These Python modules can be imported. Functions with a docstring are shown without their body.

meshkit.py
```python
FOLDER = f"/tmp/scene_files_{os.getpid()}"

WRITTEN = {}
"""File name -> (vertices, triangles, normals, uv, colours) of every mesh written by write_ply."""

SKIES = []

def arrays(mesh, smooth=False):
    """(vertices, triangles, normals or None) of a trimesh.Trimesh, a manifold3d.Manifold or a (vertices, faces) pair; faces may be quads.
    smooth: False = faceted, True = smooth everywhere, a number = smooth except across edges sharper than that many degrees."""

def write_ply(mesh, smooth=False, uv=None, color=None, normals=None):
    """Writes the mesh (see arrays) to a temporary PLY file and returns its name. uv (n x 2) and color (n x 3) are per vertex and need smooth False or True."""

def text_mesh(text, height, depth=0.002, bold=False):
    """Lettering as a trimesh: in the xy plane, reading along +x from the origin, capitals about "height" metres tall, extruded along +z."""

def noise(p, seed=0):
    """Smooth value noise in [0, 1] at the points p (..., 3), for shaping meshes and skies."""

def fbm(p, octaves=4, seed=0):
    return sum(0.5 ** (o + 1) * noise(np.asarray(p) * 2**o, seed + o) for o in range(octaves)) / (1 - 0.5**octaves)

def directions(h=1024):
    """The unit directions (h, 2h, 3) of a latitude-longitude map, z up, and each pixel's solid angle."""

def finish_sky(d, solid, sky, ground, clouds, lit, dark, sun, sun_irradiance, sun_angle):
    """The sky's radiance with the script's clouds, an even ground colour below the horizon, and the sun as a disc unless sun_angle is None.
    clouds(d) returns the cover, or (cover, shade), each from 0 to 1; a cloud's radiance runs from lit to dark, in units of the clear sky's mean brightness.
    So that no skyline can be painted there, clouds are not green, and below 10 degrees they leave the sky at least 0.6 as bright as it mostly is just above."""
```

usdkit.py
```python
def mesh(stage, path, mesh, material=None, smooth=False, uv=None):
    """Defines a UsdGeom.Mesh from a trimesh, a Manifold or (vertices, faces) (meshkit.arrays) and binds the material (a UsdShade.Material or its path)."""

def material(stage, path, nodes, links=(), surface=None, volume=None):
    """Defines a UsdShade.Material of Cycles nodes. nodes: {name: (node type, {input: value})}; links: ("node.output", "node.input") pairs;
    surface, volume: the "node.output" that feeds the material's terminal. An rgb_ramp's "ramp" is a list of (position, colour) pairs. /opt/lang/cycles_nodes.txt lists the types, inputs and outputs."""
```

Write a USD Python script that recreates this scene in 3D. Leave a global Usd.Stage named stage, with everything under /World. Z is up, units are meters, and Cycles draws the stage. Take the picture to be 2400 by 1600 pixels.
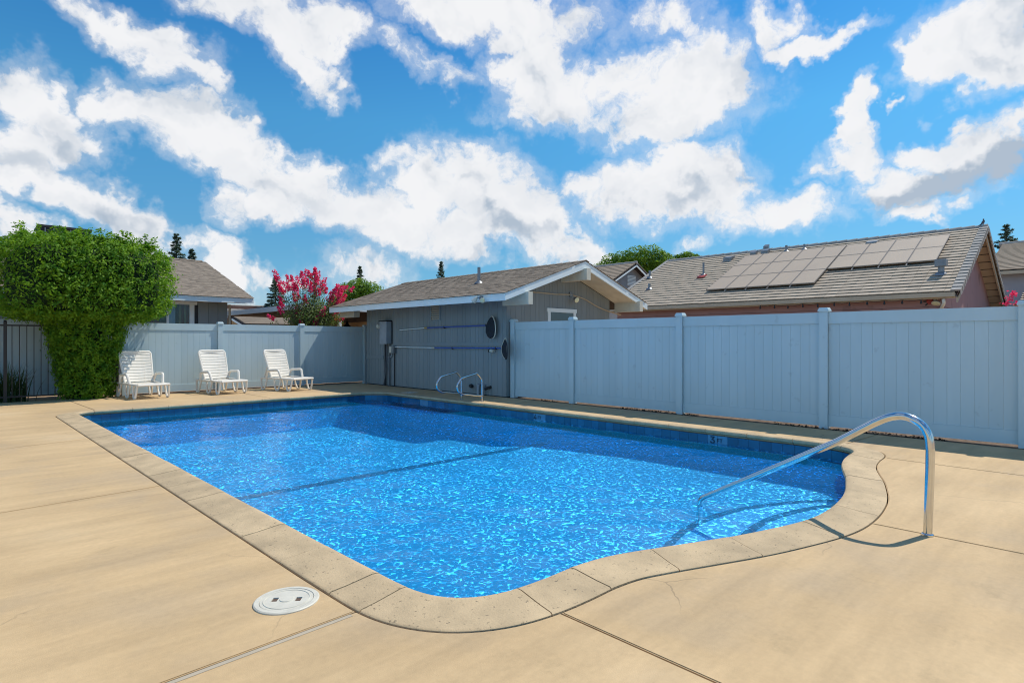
import math, numpy as np, trimesh, shapely, usdkit, meshkit
from shapely.geometry import Polygon, LineString, Point, box as sbox
from shapely.ops import unary_union
from pxr import Usd, UsdGeom, UsdLux, UsdShade, Sdf, Gf, Vt

stage = Usd.Stage.CreateInMemory()
UsdGeom.SetStageUpAxis(stage, UsdGeom.Tokens.z)
UsdGeom.SetStageMetersPerUnit(stage, 1.0)
UsdGeom.Xform.Define(stage, '/World')
UsdGeom.Scope.Define(stage, '/World/Looks')
PI = math.pi
V = lambda *a: np.array(a, float)

# ---------------------------------------------------------------- exposure, light and sky settings
EXPOSURE = 0.12
SUN_I, SKY_I, SKY_SAT = 1.0, 0.10, 1.15
CLOUD_LIT, CLOUD_DARK = (0.87, 0.875, 0.89), (0.42, 0.50, 0.60)
PLASTER = (0.018, 0.315, 0.62)
WATER_SCATTER = (0.004, 0.235, 0.52)
WATER_TINT = (0.80, 0.97, 1.0)
CAUSTIC_PAINT = 3.0  # strength of the caustic flecks painted into the water
WAVE = 0.0016
FLOOR_D = [0.36, 0.36, 0.44, 0.56, 0.6, 0.6]
CLOUD_TABLE = [(np.float64(10.38), np.float64(24.53), np.float64(4.0), np.float64(1.61), 10.0, 1.0), (np.float64(12.79), np.float64(23.01), np.float64(2.56), np.float64(1.69), 40.0, 1.0), (np.float64(15.01), np.float64(21.74), np.float64(1.65), np.float64(1.12), 40.0, 0.9), (np.float64(21.16), np.float64(27.14), np.float64(4.16), np.float64(1.55), 10.0, 0.95), (np.float64(27.14), np.float64(27.08), np.float64(3.46), np.float64(1.77), 10.0, 0.95), (np.float64(24.09), np.float64(24.72), np.float64(3.06), np.float64(1.48), 30.0, 0.9), (np.float64(26.76), np.float64(22.7), np.float64(1.96), np.float64(1.38), 45.0, 0.75), (np.float64(42.34), np.float64(29.44), np.float64(7.03), np.float64(1.93), 0.0, 1.0), (np.float64(46.59), np.float64(26.46), np.float64(4.18), np.float64(2.72), 20.0, 1.0), (np.float64(42.34), np.float64(25.43), np.float64(1.92), np.float64(1.73), 0.0, 0.7), (np.float64(36.44), np.float64(24.89), np.float64(2.65), np.float64(0.97), 30.0, 0.6), (np.float64(33.95), np.float64(25.76), np.float64(2.04), np.float64(1.02), 10.0, 0.5), (np.float64(49.56), np.float64(23.6), np.float64(5.8), np.float64(2.84), 0.0, 1.0), (np.float64(55.79), np.float64(24.31), np.float64(4.47), np.float64(2.08), 0.0, 1.0), (np.float64(60.21), np.float64(22.17), np.float64(5.46), np.float64(3.51), 0.0, 1.0), (np.float64(64.81), np.float64(22.67), np.float64(2.07), np.float64(2.2), 0.0, 1.0), (np.float64(59.02), np.float64(20.14), np.float64(4.11), np.float64(1.63), 0.0, 0.95), (np.float64(45.32), np.float64(21.87), np.float64(3.55), np.float64(1.28), 10.0, 0.6), (np.float64(61.77), np.float64(18.99), np.float64(2.56), np.float64(0.91), 0.0, 0.6), (np.float64(68.44), np.float64(26.34), np.float64(1.9), np.float64(1.4), -20.0, 0.85), (np.float64(70.87), np.float64(24.95), np.float64(2.78), np.float64(0.69), 0.0, 0.75), (np.float64(81.53), np.float64(23.08), np.float64(3.47), np.float64(2.29), 0.0, 1.0), (np.float64(84.13), np.float64(20.36), np.float64(2.12), np.float64(1.87), 0.0, 1.0), (np.float64(78.74), np.float64(22.63), np.float64(1.2), np.float64(1.2), 0.0, 1.0), (np.float64(84.88), np.float64(22.95), np.float64(1.81), np.float64(1.64), 0.0, 1.0), (np.float64(58.62), np.float64(28.37), np.float64(3.16), np.float64(1.28), 0.0, 0.65), (np.float64(61.77), np.float64(25.9), np.float64(2.09), np.float64(1.31), 40.0, 0.6), (np.float64(5.18), np.float64(17.6), np.float64(2.68), np.float64(2.25), 20.0, 1.0), (np.float64(7.28), np.float64(15.6), np.float64(3.13), np.float64(2.36), 10.0, 1.0), (np.float64(4.67), np.float64(14.15), np.float64(2.93), np.float64(2.31), 0.0, 1.0), (np.float64(11.87), np.float64(18.08), np.float64(2.59), np.float64(1.78), 20.0, 0.95), (np.float64(15.66), np.float64(17.74), np.float64(3.43), np.float64(2.2), 15.0, 1.0), (np.float64(19.73), np.float64(16.58), np.float64(3.37), np.float64(1.78), 15.0, 1.0), (np.float64(22.61), np.float64(16.19), np.float64(1.59), np.float64(1.38), 0.0, 0.9), (np.float64(9.8), np.float64(18.47), np.float64(0.96), np.float64(1.1), 0.0, 0.7), (np.float64(6.48), np.float64(11.31), np.float64(2.6), np.float64(1.29), 10.0, 0.95), (np.float64(9.23), np.float64(10.36), np.float64(3.08), np.float64(1.52), 25.0, 0.95), (np.float64(12.18), np.float64(8.97), np.float64(2.26), np.float64(1.48), 35.0, 0.85), (np.float64(3.92), np.float64(8.4), np.float64(1.46), np.float64(1.43), 0.0, 0.85), (np.float64(16.98), np.float64(8.11), np.float64(1.83), np.float64(0.96), 10.0, 0.7), (np.float64(18.86), np.float64(12.14), np.float64(1.19), np.float64(2.02), 10.0, 0.75), (np.float64(24.84), np.float64(13.8), np.float64(4.04), np.float64(2.27), 10.0, 1.0), (np.float64(21.88), np.float64(12.42), np.float64(2.48), np.float64(1.69), 0.0, 0.95), (np.float64(28.32), np.float64(12.51), np.float64(3.07), np.float64(2.14), 20.0, 1.0), (np.float64(32.72), np.float64(11.55), np.float64(4.8), np.float64(2.6), 15.0, 1.0), (np.float64(40.65), np.float64(15.76), np.float64(4.48), np.float64(2.95), 10.0, 1.0), (np.float64(36.86), np.float64(14.09), np.float64(3.24), np.float64(2.38), 0.0, 1.0), (np.float64(33.54), np.float64(15.91), np.float64(1.58), np.float64(1.16), 0.0, 0.7), (np.float64(43.19), np.float64(13.4), np.float64(5.79), np.float64(3.02), 20.0, 1.0), (np.float64(46.59), np.float64(10.55), np.float64(5.43), np.float64(2.26), 20.0, 1.0), (np.float64(50.82), np.float64(8.64), np.float64(3.11), np.float64(1.57), 25.0, 0.9), (np.float64(40.22), np.float64(9.91), np.float64(7.5), np.float64(1.85), 5.0, 0.95), (np.float64(61.77), np.float64(15.85), np.float64(4.47), np.float64(2.18), 0.0, 1.0), (np.float64(57.01), np.float64(14.26), np.float64(5.49), np.float64(2.73), 0.0, 1.0), (np.float64(63.68), np.float64(13.05), np.float64(3.69), np.float64(2.09), 20.0, 1.0), (np.float64(51.24), np.float64(15.09), np.float64(2.43), np.float64(1.38), 0.0, 0.75), (np.float64(69.84), np.float64(10.84), np.float64(3.4), np.float64(1.67), 15.0, 0.85), (np.float64(65.18), np.float64(11.03), np.float64(4.37), np.float64(1.53), 10.0, 0.7), (np.float64(61.38), np.float64(9.11), np.float64(1.73), np.float64(0.63), 0.0, 0.55), (np.float64(74.33), np.float64(19.5), np.float64(1.2), np.float64(1.37), 0.0, 1.0), (np.float64(74.17), np.float64(17.54), np.float64(0.98), np.float64(1.68), 0.0, 0.8), (np.float64(74.49), np.float64(14.77), np.float64(2.3), np.float64(1.44), 15.0, 0.9), (np.float64(78.16), np.float64(12.54), np.float64(3.01), np.float64(1.61), 10.0, 0.95), (np.float64(79.88), np.float64(15.39), np.float64(2.03), np.float64(1.03), 5.0, 0.95), (np.float64(82.86), np.float64(13.89), np.float64(3.03), np.float64(2.04), -10.0, 1.0), (np.float64(85.12), np.float64(15.42), np.float64(0.94), np.float64(1.35), 0.0, 0.9), (np.float64(78.74), np.float64(10.1), np.float64(1.57), np.float64(0.75), 0.0, 0.75), (np.float64(85.0), np.float64(9.46), np.float64(0.84), np.float64(0.56), 0.0, 0.6), (np.float64(77.27), np.float64(19.57), np.float64(0.39), np.float64(0.32), 0.0, 0.5), (np.float64(30.3), np.float64(6.82), np.float64(3.78), np.float64(1.46), 5.0, 0.7), (np.float64(22.61), np.float64(6.02), np.float64(2.92), np.float64(0.7), 0.0, 0.55), (np.float64(18.34), np.float64(5.94), np.float64(1.88), np.float64(1.7), 45.0, 0.75), (np.float64(19.73), np.float64(3.9), np.float64(2.11), np.float64(1.54), 0.0, 0.5)]
BELLIES = [(np.float64(41.92), np.float64(11.77), np.float64(4.99), np.float64(1.22), 8.0, 0.45), (np.float64(24.84), np.float64(12.85), np.float64(2.95), np.float64(0.95), 10.0, 0.4), (np.float64(63.3), np.float64(14.22), np.float64(3.32), np.float64(1.13), 5.0, 0.35), (np.float64(49.56), np.float64(21.79), np.float64(4.7), np.float64(1.1), 0.0, 0.35), (np.float64(14.36), np.float64(16.52), np.float64(2.76), np.float64(0.85), 15.0, 0.35), (np.float64(6.22), np.float64(14.13), np.float64(3.07), np.float64(0.94), 8.0, 0.45), (np.float64(11.27), np.float64(23.27), np.float64(2.2), np.float64(0.9), 25.0, 0.25), (np.float64(82.86), np.float64(20.99), np.float64(2.67), np.float64(0.87), 0.0, 0.3), (np.float64(4.17), np.float64(12.51), np.float64(3.64), np.float64(1.18), 5.0, 0.8), (np.float64(19.73), np.float64(14.97), np.float64(3.06), np.float64(1.01), 10.0, 0.35), (np.float64(42.34), np.float64(9.93), np.float64(8.37), np.float64(1.24), 5.0, 0.5), (np.float64(60.6), np.float64(18.91), np.float64(4.08), np.float64(0.91), 0.0, 0.35), (np.float64(57.82), np.float64(12.26), np.float64(5.89), np.float64(1.18), 5.0, 0.4), (np.float64(82.07), np.float64(12.6), np.float64(3.37), np.float64(1.28), -10.0, 1.0), (np.float64(84.88), np.float64(13.05), np.float64(1.91), np.float64(1.53), -10.0, 1.0), (np.float64(78.16), np.float64(11.19), np.float64(2.3), np.float64(1.02), 5.0, 0.6), (np.float64(10.38), np.float64(9.13), np.float64(2.89), np.float64(0.86), 20.0, 0.5), (np.float64(47.44), np.float64(13.78), np.float64(2.47), np.float64(1.6), 20.0, 0.35), (np.float64(27.92), np.float64(9.74), np.float64(3.86), np.float64(0.99), 10.0, 0.4), (np.float64(36.86), np.float64(8.0), np.float64(6.21), np.float64(0.83), 0.0, 0.45), (np.float64(65.55), np.float64(20.17), np.float64(2.08), np.float64(0.87), 0.0, 0.3), (np.float64(47.44), np.float64(25.06), np.float64(2.3), np.float64(1.05), 0.0, 0.25)]

# ---------------------------------------------------------------- camera
YAW, EYE = math.radians(44.3), 1.36          # +Y is the pool's long axis, the view turns 44.3 degrees right of it
fw = V(math.sin(YAW), math.cos(YAW), 0); rt = V(math.cos(YAW), -math.sin(YAW), 0)
cam = UsdGeom.Camera.Define(stage, '/World/Camera')
cam.CreateHorizontalApertureAttr(36.0); cam.CreateVerticalApertureAttr(24.0)
cam.CreateFocalLengthAttr(20.62)
cam.CreateVerticalApertureOffsetAttr(-0.03)
cam.CreateClippingRangeAttr((0.05, 5000.0))
cam.CreateExposureAttr(EXPOSURE)
M = Gf.Matrix4d(*rt, 0, 0, 0, 1, 0, *(-fw), 0, 0, 0, EYE, 1)
cam.AddTransformOp().Set(M)

# ---------------------------------------------------------------- sun and sky
SUN_AZ, SUN_EL = math.radians(-18.0), math.radians(57.5)     # azimuth from +X towards +Y
sun_dir = V(math.cos(SUN_EL) * math.cos(SUN_AZ), math.cos(SUN_EL) * math.sin(SUN_AZ), math.sin(SUN_EL))
sun = UsdLux.DistantLight.Define(stage, '/World/Sun')
sun.CreateIntensityAttr(SUN_I); sun.CreateAngleAttr(0.53); sun.CreateNormalizeAttr(True)
sun.CreateColorAttr(Gf.Vec3f(1.0, 0.955, 0.88))
zz = sun_dir; xx = np.cross(V(0, 0, 1), zz); xx /= np.linalg.norm(xx); yy = np.cross(zz, xx)
sun.AddTransformOp().Set(Gf.Matrix4d(*xx, 0, *yy, 0, *zz, 0, 0, 0, 0, 1))

# clouds of the photographed sky: (azimuth from +Y towards +X, elevation, half width, half height, tilt) in degrees, weight
CLOUDS = CLOUD_TABLE
def sky_material():
    n, l = {}, []
    n['sky'] = ('sky_texture', {'sky_type': 'single_scattering', 'sun_disc': False, 'sun_elevation': SUN_EL,
                                'sun_rotation': math.atan2(sun_dir[0], sun_dir[1]), 'altitude': 60.0, 'air_density': 1.0, 'aerosol_density': 0.6, 'ozone_density': 2.2})
    n['hue'] = ('vector_math', {'math_type': 'multiply'}); n['zz'] = ('separate_xyz', {}); n['zr'] = ('rgb_ramp', {'ramp': [(0.0, (0.21, 0.39, 0.58)), (0.05, (0.22, 0.41, 0.56)), (0.14, (0.21, 0.43, 0.53)), (0.34, (0.20, 0.56, 0.67)), (0.52, (0.10, 0.45, 0.69)), (1.0, (0.10, 0.45, 0.69))]})
    n['hsv'] = ('vector_math', {'math_type': 'scale', 'scale': 2.0})
    n['tc'] = ('texture_coordinate', {})
    n['unit'] = ('vector_math', {'math_type': 'normalize'}); l.append(('tc.generated', 'unit.vector1'))
    # domain warp: lumps at two sizes
    l.extend([('unit.vector', 'zz.vector'), ('zz.z', 'zr.fac'), ('sky.color', 'hue.vector1'), ('zr.color', 'hue.vector2'), ('hue.vector', 'hsv.vector1')])
    n['w1'] = ('noise_texture', {'dimensions': '3D', 'type': 'fBM', 'scale': 7.0, 'detail': 5.0, 'roughness': 0.58}); l.append(('unit.vector', 'w1.vector'))
    n['w1c'] = ('vector_math', {'math_type': 'subtract', 'vector2': (0.5, 0.5, 0.5)}); l.append(('w1.color', 'w1c.vector1'))
    n['w1b'] = ('noise_texture', {'dimensions': '3D', 'type': 'fBM', 'scale': 24.0, 'detail': 4.0, 'roughness': 0.6}); l.append(('unit.vector', 'w1b.vector'))
    n['w1bc'] = ('vector_math', {'math_type': 'subtract', 'vector2': (0.5, 0.5, 0.5)}); l.append(('w1b.color', 'w1bc.vector1'))
    n['warp0'] = ('vector_math', {'math_type': 'multiply_add', 'vector2': (0.19, 0.19, 0.15)}); l += [('w1c.vector', 'warp0.vector1'), ('unit.vector', 'warp0.vector3')]
    n['warp'] = ('vector_math', {'math_type': 'multiply_add', 'vector2': (0.055, 0.055, 0.05)}); l += [('w1bc.vector', 'warp.vector1'), ('warp0.vector', 'warp.vector3')]
    # frames turned about the direction of view, for the clouds' tilt
    UP = V(0, 0, 1); frames = {}
    def frame(tilt):
        t = min((-15, 0, 10, 20, 40), key=lambda q: abs(q - tilt))
        if t not in frames:
            r = math.radians(t); k = len(frames); u, v = math.cos(r) * rt - math.sin(r) * UP, math.sin(r) * rt + math.cos(r) * UP
            n[f'fu{k}'] = ('vector_math', {'math_type': 'dot_product', 'vector2': tuple(u)}); n[f'fv{k}'] = ('vector_math', {'math_type': 'dot_product', 'vector2': tuple(v)})
            n[f'fc{k}'] = ('combine_xyz', {}); l.extend([('warp.vector', f'fu{k}.vector1'), ('warp.vector', f'fv{k}.vector1'), (f'fu{k}.value', f'fc{k}.x'), (f'fv{k}.value', f'fc{k}.y')])
            frames[t] = (f'fc{k}.vector', u, v)
        return frames[t]
    def field(tag, items, lowest=0.0):
        last = None
        for k, (az, el, rx, ry, tilt, w) in enumerate(items):
            co, u, v = frame(tilt); a, e = math.radians(az), math.radians(el)
            at = lambda a, e: V(math.sin(a) * math.cos(e), math.cos(a) * math.cos(e), math.sin(e))
            c = at(a, e); sx = abs((at(a + math.radians(rx), e) - c) @ rt) / max(math.cos(e), .5) ** 1; sy = abs((at(a, e + math.radians(ry)) - c)[2])
            s_ = (1 / (1.5 * sx), 1 / (1.5 * sy))
            n[f'{tag}m{k}'] = ('vector_math', {'math_type': 'multiply_add', 'vector2': (s_[0], s_[1], 0.0), 'vector3': (-s_[0] * float(c @ u), -s_[1] * float(c @ v), 0.0)}); l.append((co, f'{tag}m{k}.vector1'))
            n[f'{tag}d{k}'] = ('vector_math', {'math_type': 'dot_product'}); l.extend([(f'{tag}m{k}.vector', f'{tag}d{k}.vector1'), (f'{tag}m{k}.vector', f'{tag}d{k}.vector2')])
            n[f'{tag}r{k}'] = ('math', {'math_type': 'multiply_add', 'value2': -1.2 * w, 'value3': 1.2 * w - 0.10}); l.append((f'{tag}d{k}.value', f'{tag}r{k}.value1'))
            if last is None:
                last = f'{tag}r{k}.value'
            else:
                n[f'{tag}s{k}'] = ('math', {'math_type': 'smoothmax', 'value3': 0.22}); l.extend([(last, f'{tag}s{k}.value1'), (f'{tag}r{k}.value', f'{tag}s{k}.value2')])
                last = f'{tag}s{k}.value'
        n[tag + 'z'] = ('math', {'math_type': 'maximum', 'value2': lowest}); l.append((last, tag + 'z.value1'))
        return tag + 'z.value'
    f = field('c', CLOUDS, -1.0)
    # outside the photographed part the sky goes on with scattered clouds of the same kind
    n['rest'] = ('noise_texture', {'dimensions': '3D', 'type': 'fBM', 'scale': 4.0, 'detail': 3.0, 'roughness': 0.5}); l.append(('unit.vector', 'rest.vector'))
    n['restm'] = ('map_range', {'range_type': 'linear', 'from_min': 0.42, 'from_max': 0.70, 'to_min': -0.8, 'to_max': 1.1, 'clamp': True}); l.append(('rest.fac', 'restm.value'))
    n['dot'] = ('vector_math', {'math_type': 'dot_product', 'vector2': tuple(fw)}); l.append(('unit.vector', 'dot.vector1'))
    n['dotm'] = ('map_range', {'range_type': 'smoothstep', 'from_min': 0.55, 'from_max': 0.70, 'to_min': 1.0, 'to_max': 0.0, 'clamp': True}); l.append(('dot.value', 'dotm.value'))
    n['restw'] = ('math', {'math_type': 'multiply'}); l += [('restm.result', 'restw.value1'), ('dotm.result', 'restw.value2')]
    n['all'] = ('math', {'math_type': 'add'}); n['front'] = ('math', {'math_type': 'subtract', 'value1': 1.0}); n['fm'] = ('math', {'math_type': 'multiply'}); l.extend([('dotm.result', 'front.value2'), (f, 'fm.value1'), ('front.value', 'fm.value2'), ('fm.value', 'all.value1'), ('restw.value', 'all.value2')])
    # fine edges
    n['w2'] = ('noise_texture', {'dimensions': '3D', 'type': 'fBM', 'scale': 13.0, 'detail': 7.0, 'roughness': 0.66}); l.append(('warp0.vector', 'w2.vector'))
    n['edge'] = ('math', {'math_type': 'multiply_add', 'value2': 2.1, 'value3': -1.05}); l.append(('w2.fac', 'edge.value1'))
    n['dens'] = ('math', {'math_type': 'add'}); l += [('all.value', 'dens.value1'), ('edge.value', 'dens.value2')]
    n['gate'] = ('map_range', {'range_type': 'smoothstep', 'from_min': -0.05, 'from_max': 0.28, 'to_min': 0.0, 'to_max': 1.0, 'clamp': True}); l.append(('all.value', 'gate.value'))
    n['cov0'] = ('map_range', {'range_type': 'smoothstep', 'from_min': 0.08, 'from_max': 0.80, 'to_min': 0.0, 'to_max': 0.99, 'clamp': True}); l.append(('dens.value', 'cov0.value'))
    n['cov1'] = ('math', {'math_type': 'multiply'}); l += [('cov0.result', 'cov1.value1'), ('gate.result', 'cov1.value2')]
    # thin veils round the bodies
    n['veil0'] = ('map_range', {'range_type': 'smoothstep', 'from_min': -0.55, 'from_max': 0.75, 'to_min': 0.0, 'to_max': 0.40, 'clamp': True}); l.append(('dens.value', 'veil0.value'))
    n['veilg'] = ('map_range', {'range_type': 'smoothstep', 'from_min': -0.60, 'from_max': 0.15, 'to_min': 0.0, 'to_max': 1.0, 'clamp': True}); l.append(('all.value', 'veilg.value'))
    n['veil'] = ('math', {'math_type': 'multiply'}); l += [('veil0.result', 'veil.value1'), ('veilg.result', 'veil.value2')]
    n['cover'] = ('math', {'math_type': 'maximum'}); l += [('cov1.value', 'cover.value1'), ('veil.value', 'cover.value2')]
    # the greyer bellies
    sh = field('g', BELLIES)
    n['w3'] = ('noise_texture', {'dimensions': '3D', 'type': 'fBM', 'scale': 5.5, 'detail': 5.0, 'roughness': 0.5}); l.append(('warp0.vector', 'w3.vector'))
    n['w3m'] = ('map_range', {'range_type': 'linear', 'from_min': 0.40, 'from_max': 0.66, 'to_min': -0.10, 'to_max': 0.26, 'clamp': True}); l.append(('w3.fac', 'w3m.value'))
    # relief: tops of the puffs catch the light, their undersides are greyer
    n['upv'] = ('vector_math', {'math_type': 'add', 'vector2': (0.012, 0.0, 0.034)}); l.append(('warp0.vector', 'upv.vector1'))
    n['s0'] = ('noise_texture', {'dimensions': '3D', 'type': 'fBM', 'scale': 10.0, 'detail': 3.5, 'roughness': 0.5}); n['s1'] = ('noise_texture', {'dimensions': '3D', 'type': 'fBM', 'scale': 10.0, 'detail': 3.5, 'roughness': 0.5})
    n['sd'] = ('math', {'math_type': 'subtract'}); n['sdm'] = ('map_range', {'range_type': 'smoothstep', 'from_min': -0.06, 'from_max': 0.24, 'to_min': 0.0, 'to_max': 0.62, 'clamp': True}); n['sh1'] = ('math', {'math_type': 'add'})
    l.extend([('warp0.vector', 's0.vector'), ('upv.vector', 's1.vector'), ('s1.fac', 'sd.value1'), ('s0.fac', 'sd.value2'), ('sd.value', 'sdm.value'), ('sdm.result', 'sh1.value1'), ('w3m.result', 'sh1.value2')])
    n['shade'] = ('math', {'math_type': 'add', 'use_clamp': True}); l += [(sh, 'shade.value1'), ('sh1.value', 'shade.value2')]
    n['tone'] = ('rgb_ramp', {'ramp': [(0.0, CLOUD_LIT), (0.45, tuple(0.80 * x + .2 * y for x, y in zip(CLOUD_LIT, CLOUD_DARK))), (1.0, CLOUD_DARK)]}); l.append(('shade.value', 'tone.fac'))
    n['tonex'] = ('vector_math', {'math_type': 'scale', 'scale': 9.6}); l.append(('tone.color', 'tonex.vector1'))
    n['mixc'] = ('mix_color', {'blend_type': 'mix', 'use_clamp': False}); l += [('cover.value', 'mixc.fac'), ('hsv.vector', 'mixc.a'), ('tonex.vector', 'mixc.b')]
    n['bg'] = ('background_shader', {'strength': SKY_I}); l.append(('mixc.result', 'bg.color'))
    return usdkit.material(stage, '/World/Looks/sky', n, l, surface='bg.background')
dome = UsdLux.DomeLight.Define(stage, '/World/sky')
UsdShade.MaterialBindingAPI.Apply(dome.GetPrim()).Bind(sky_material())
dome.GetPrim().SetCustomDataByKey('kind', 'structure')

# ---------------------------------------------------------------- materials
MATS = {}
def P(name, **kw):
    """Plain principled surface with gentle tone variation and grain."""
    c = kw.get('c'); c2 = kw.get('c2', tuple(0.82 * x for x in c)); rough = kw.get('rough', 0.7)
    n = {'geo': ('geometry', {}), 'p': ('principled_bsdf', {'roughness': rough, 'metallic': kw.get('metal', 0.0), 'specular_ior_level': kw.get('spec', 0.4), 'coat_weight': kw.get('coat', 0.0)})}
    l = []
    n['n1'] = ('noise_texture', {'type': 'fBM', 'scale': kw.get('scale', 3.0), 'detail': 5.0, 'roughness': 0.6})
    if kw.get('stretch'):
        n['map'] = ('mapping', {'mapping_type': 'point', 'scale': kw['stretch']}); l += [('geo.position', 'map.vector'), ('map.vector', 'n1.vector')]
    else:
        l.append(('geo.position', 'n1.vector'))
    n['ramp'] = ('rgb_ramp', {'ramp': [(0.32, c2), (0.68, c)]}); l.append(('n1.fac', 'ramp.fac'))
    out = 'ramp.color'
    if kw.get('vary'):
        n['oi'] = ('object_info', {}); n['ovr'] = ('map_range', {'from_min': 0.0, 'from_max': 1.0, 'to_min': 1 - kw['vary'], 'to_max': 1 + kw['vary']}); l.append(('oi.random', 'ovr.value'))
        n['ovs'] = ('vector_math', {'math_type': 'scale'}); l += [(out, 'ovs.vector1'), ('ovr.result', 'ovs.scale')]; out = 'ovs.vector'
    if kw.get('island'):
        n['ivr'] = ('map_range', {'from_min': 0.0, 'from_max': 1.0, 'to_min': 1 - kw['island'], 'to_max': 1 + kw['island']}); l.append(('geo.random_per_island', 'ivr.value'))
        n['ivs'] = ('vector_math', {'math_type': 'scale'}); l += [(out, 'ivs.vector1'), ('ivr.result', 'ivs.scale')]; out = 'ivs.vector'
    if kw.get('spots'):
        sc, th, col = kw['spots']
        n['n2'] = ('noise_texture', {'type': 'fBM', 'scale': sc, 'detail': 3.0, 'roughness': 0.6}); l.append(('geo.position', 'n2.vector'))
        n['sp'] = ('map_range', {'from_min': th, 'from_max': th + 0.06, 'to_min': 0.0, 'to_max': kw.get('spotw', 0.7), 'clamp': True}); l.append(('n2.fac', 'sp.value'))
        n['spm'] = ('mix_color', {'blend_type': 'mix', 'b': col}); l += [('sp.result', 'spm.fac'), (out, 'spm.a')]; out = 'spm.result'
    l.append((out, 'p.base_color'))
    if kw.get('bump'):
        n['n3'] = ('noise_texture', {'type': 'fBM', 'scale': kw.get('bscale', 80.0), 'detail': 4.0, 'roughness': 0.6}); l.append(('geo.position', 'n3.vector'))
        n['b'] = ('bump', {'strength': kw['bump'], 'distance': kw.get('bdist', 0.004)}); l += [('n3.fac', 'b.height'), ('b.normal', 'p.normal')]
    if kw.get('emit'):
        n['p'][1].update(emission_color=kw['emit'][0], emission_strength=kw['emit'][1])
    m = usdkit.material(stage, f'/World/Looks/{name}', n, l, surface='p.BSDF'); MATS[name] = m; return m
def leafmat(name, ca, cb, trans=0.35, rough=0.55, spec=0.25, clump=1.6):
    n = {'geo': ('geometry', {}), 'ramp': ('rgb_ramp', {'ramp': [(0.0, ca), (1.0, cb)]}), 'p': ('principled_bsdf', {'roughness': rough, 'specular_ior_level': spec}),
         'nz': ('noise_texture', {'scale': clump, 'detail': 3.0}), 'mx': ('math', {'math_type': 'multiply_add', 'value2': 0.55, 'value3': -0.42}), 'ad': ('math', {'math_type': 'multiply_add', 'value2': 1.3, 'use_clamp': True}),
         't': ('translucent_bsdf', {}), 'br': ('vector_math', {'math_type': 'multiply', 'vector2': (1.15, 1.1, 0.6)}), 'm': ('mix_closure', {'fac': trans})}
    l = [('geo.position', 'nz.vector'), ('geo.random_per_island', 'mx.value1'), ('nz.fac', 'ad.value1'), ('mx.value', 'ad.value3'), ('ad.value', 'ramp.fac'), ('ramp.color', 'p.base_color'), ('ramp.color', 'br.vector1'), ('br.vector', 't.color'), ('p.BSDF', 'm.closure1'), ('t.BSDF', 'm.closure2')]
    m = usdkit.material(stage, f'/World/Looks/{name}', n, l, surface='m.closure'); MATS[name] = m; return m

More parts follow.
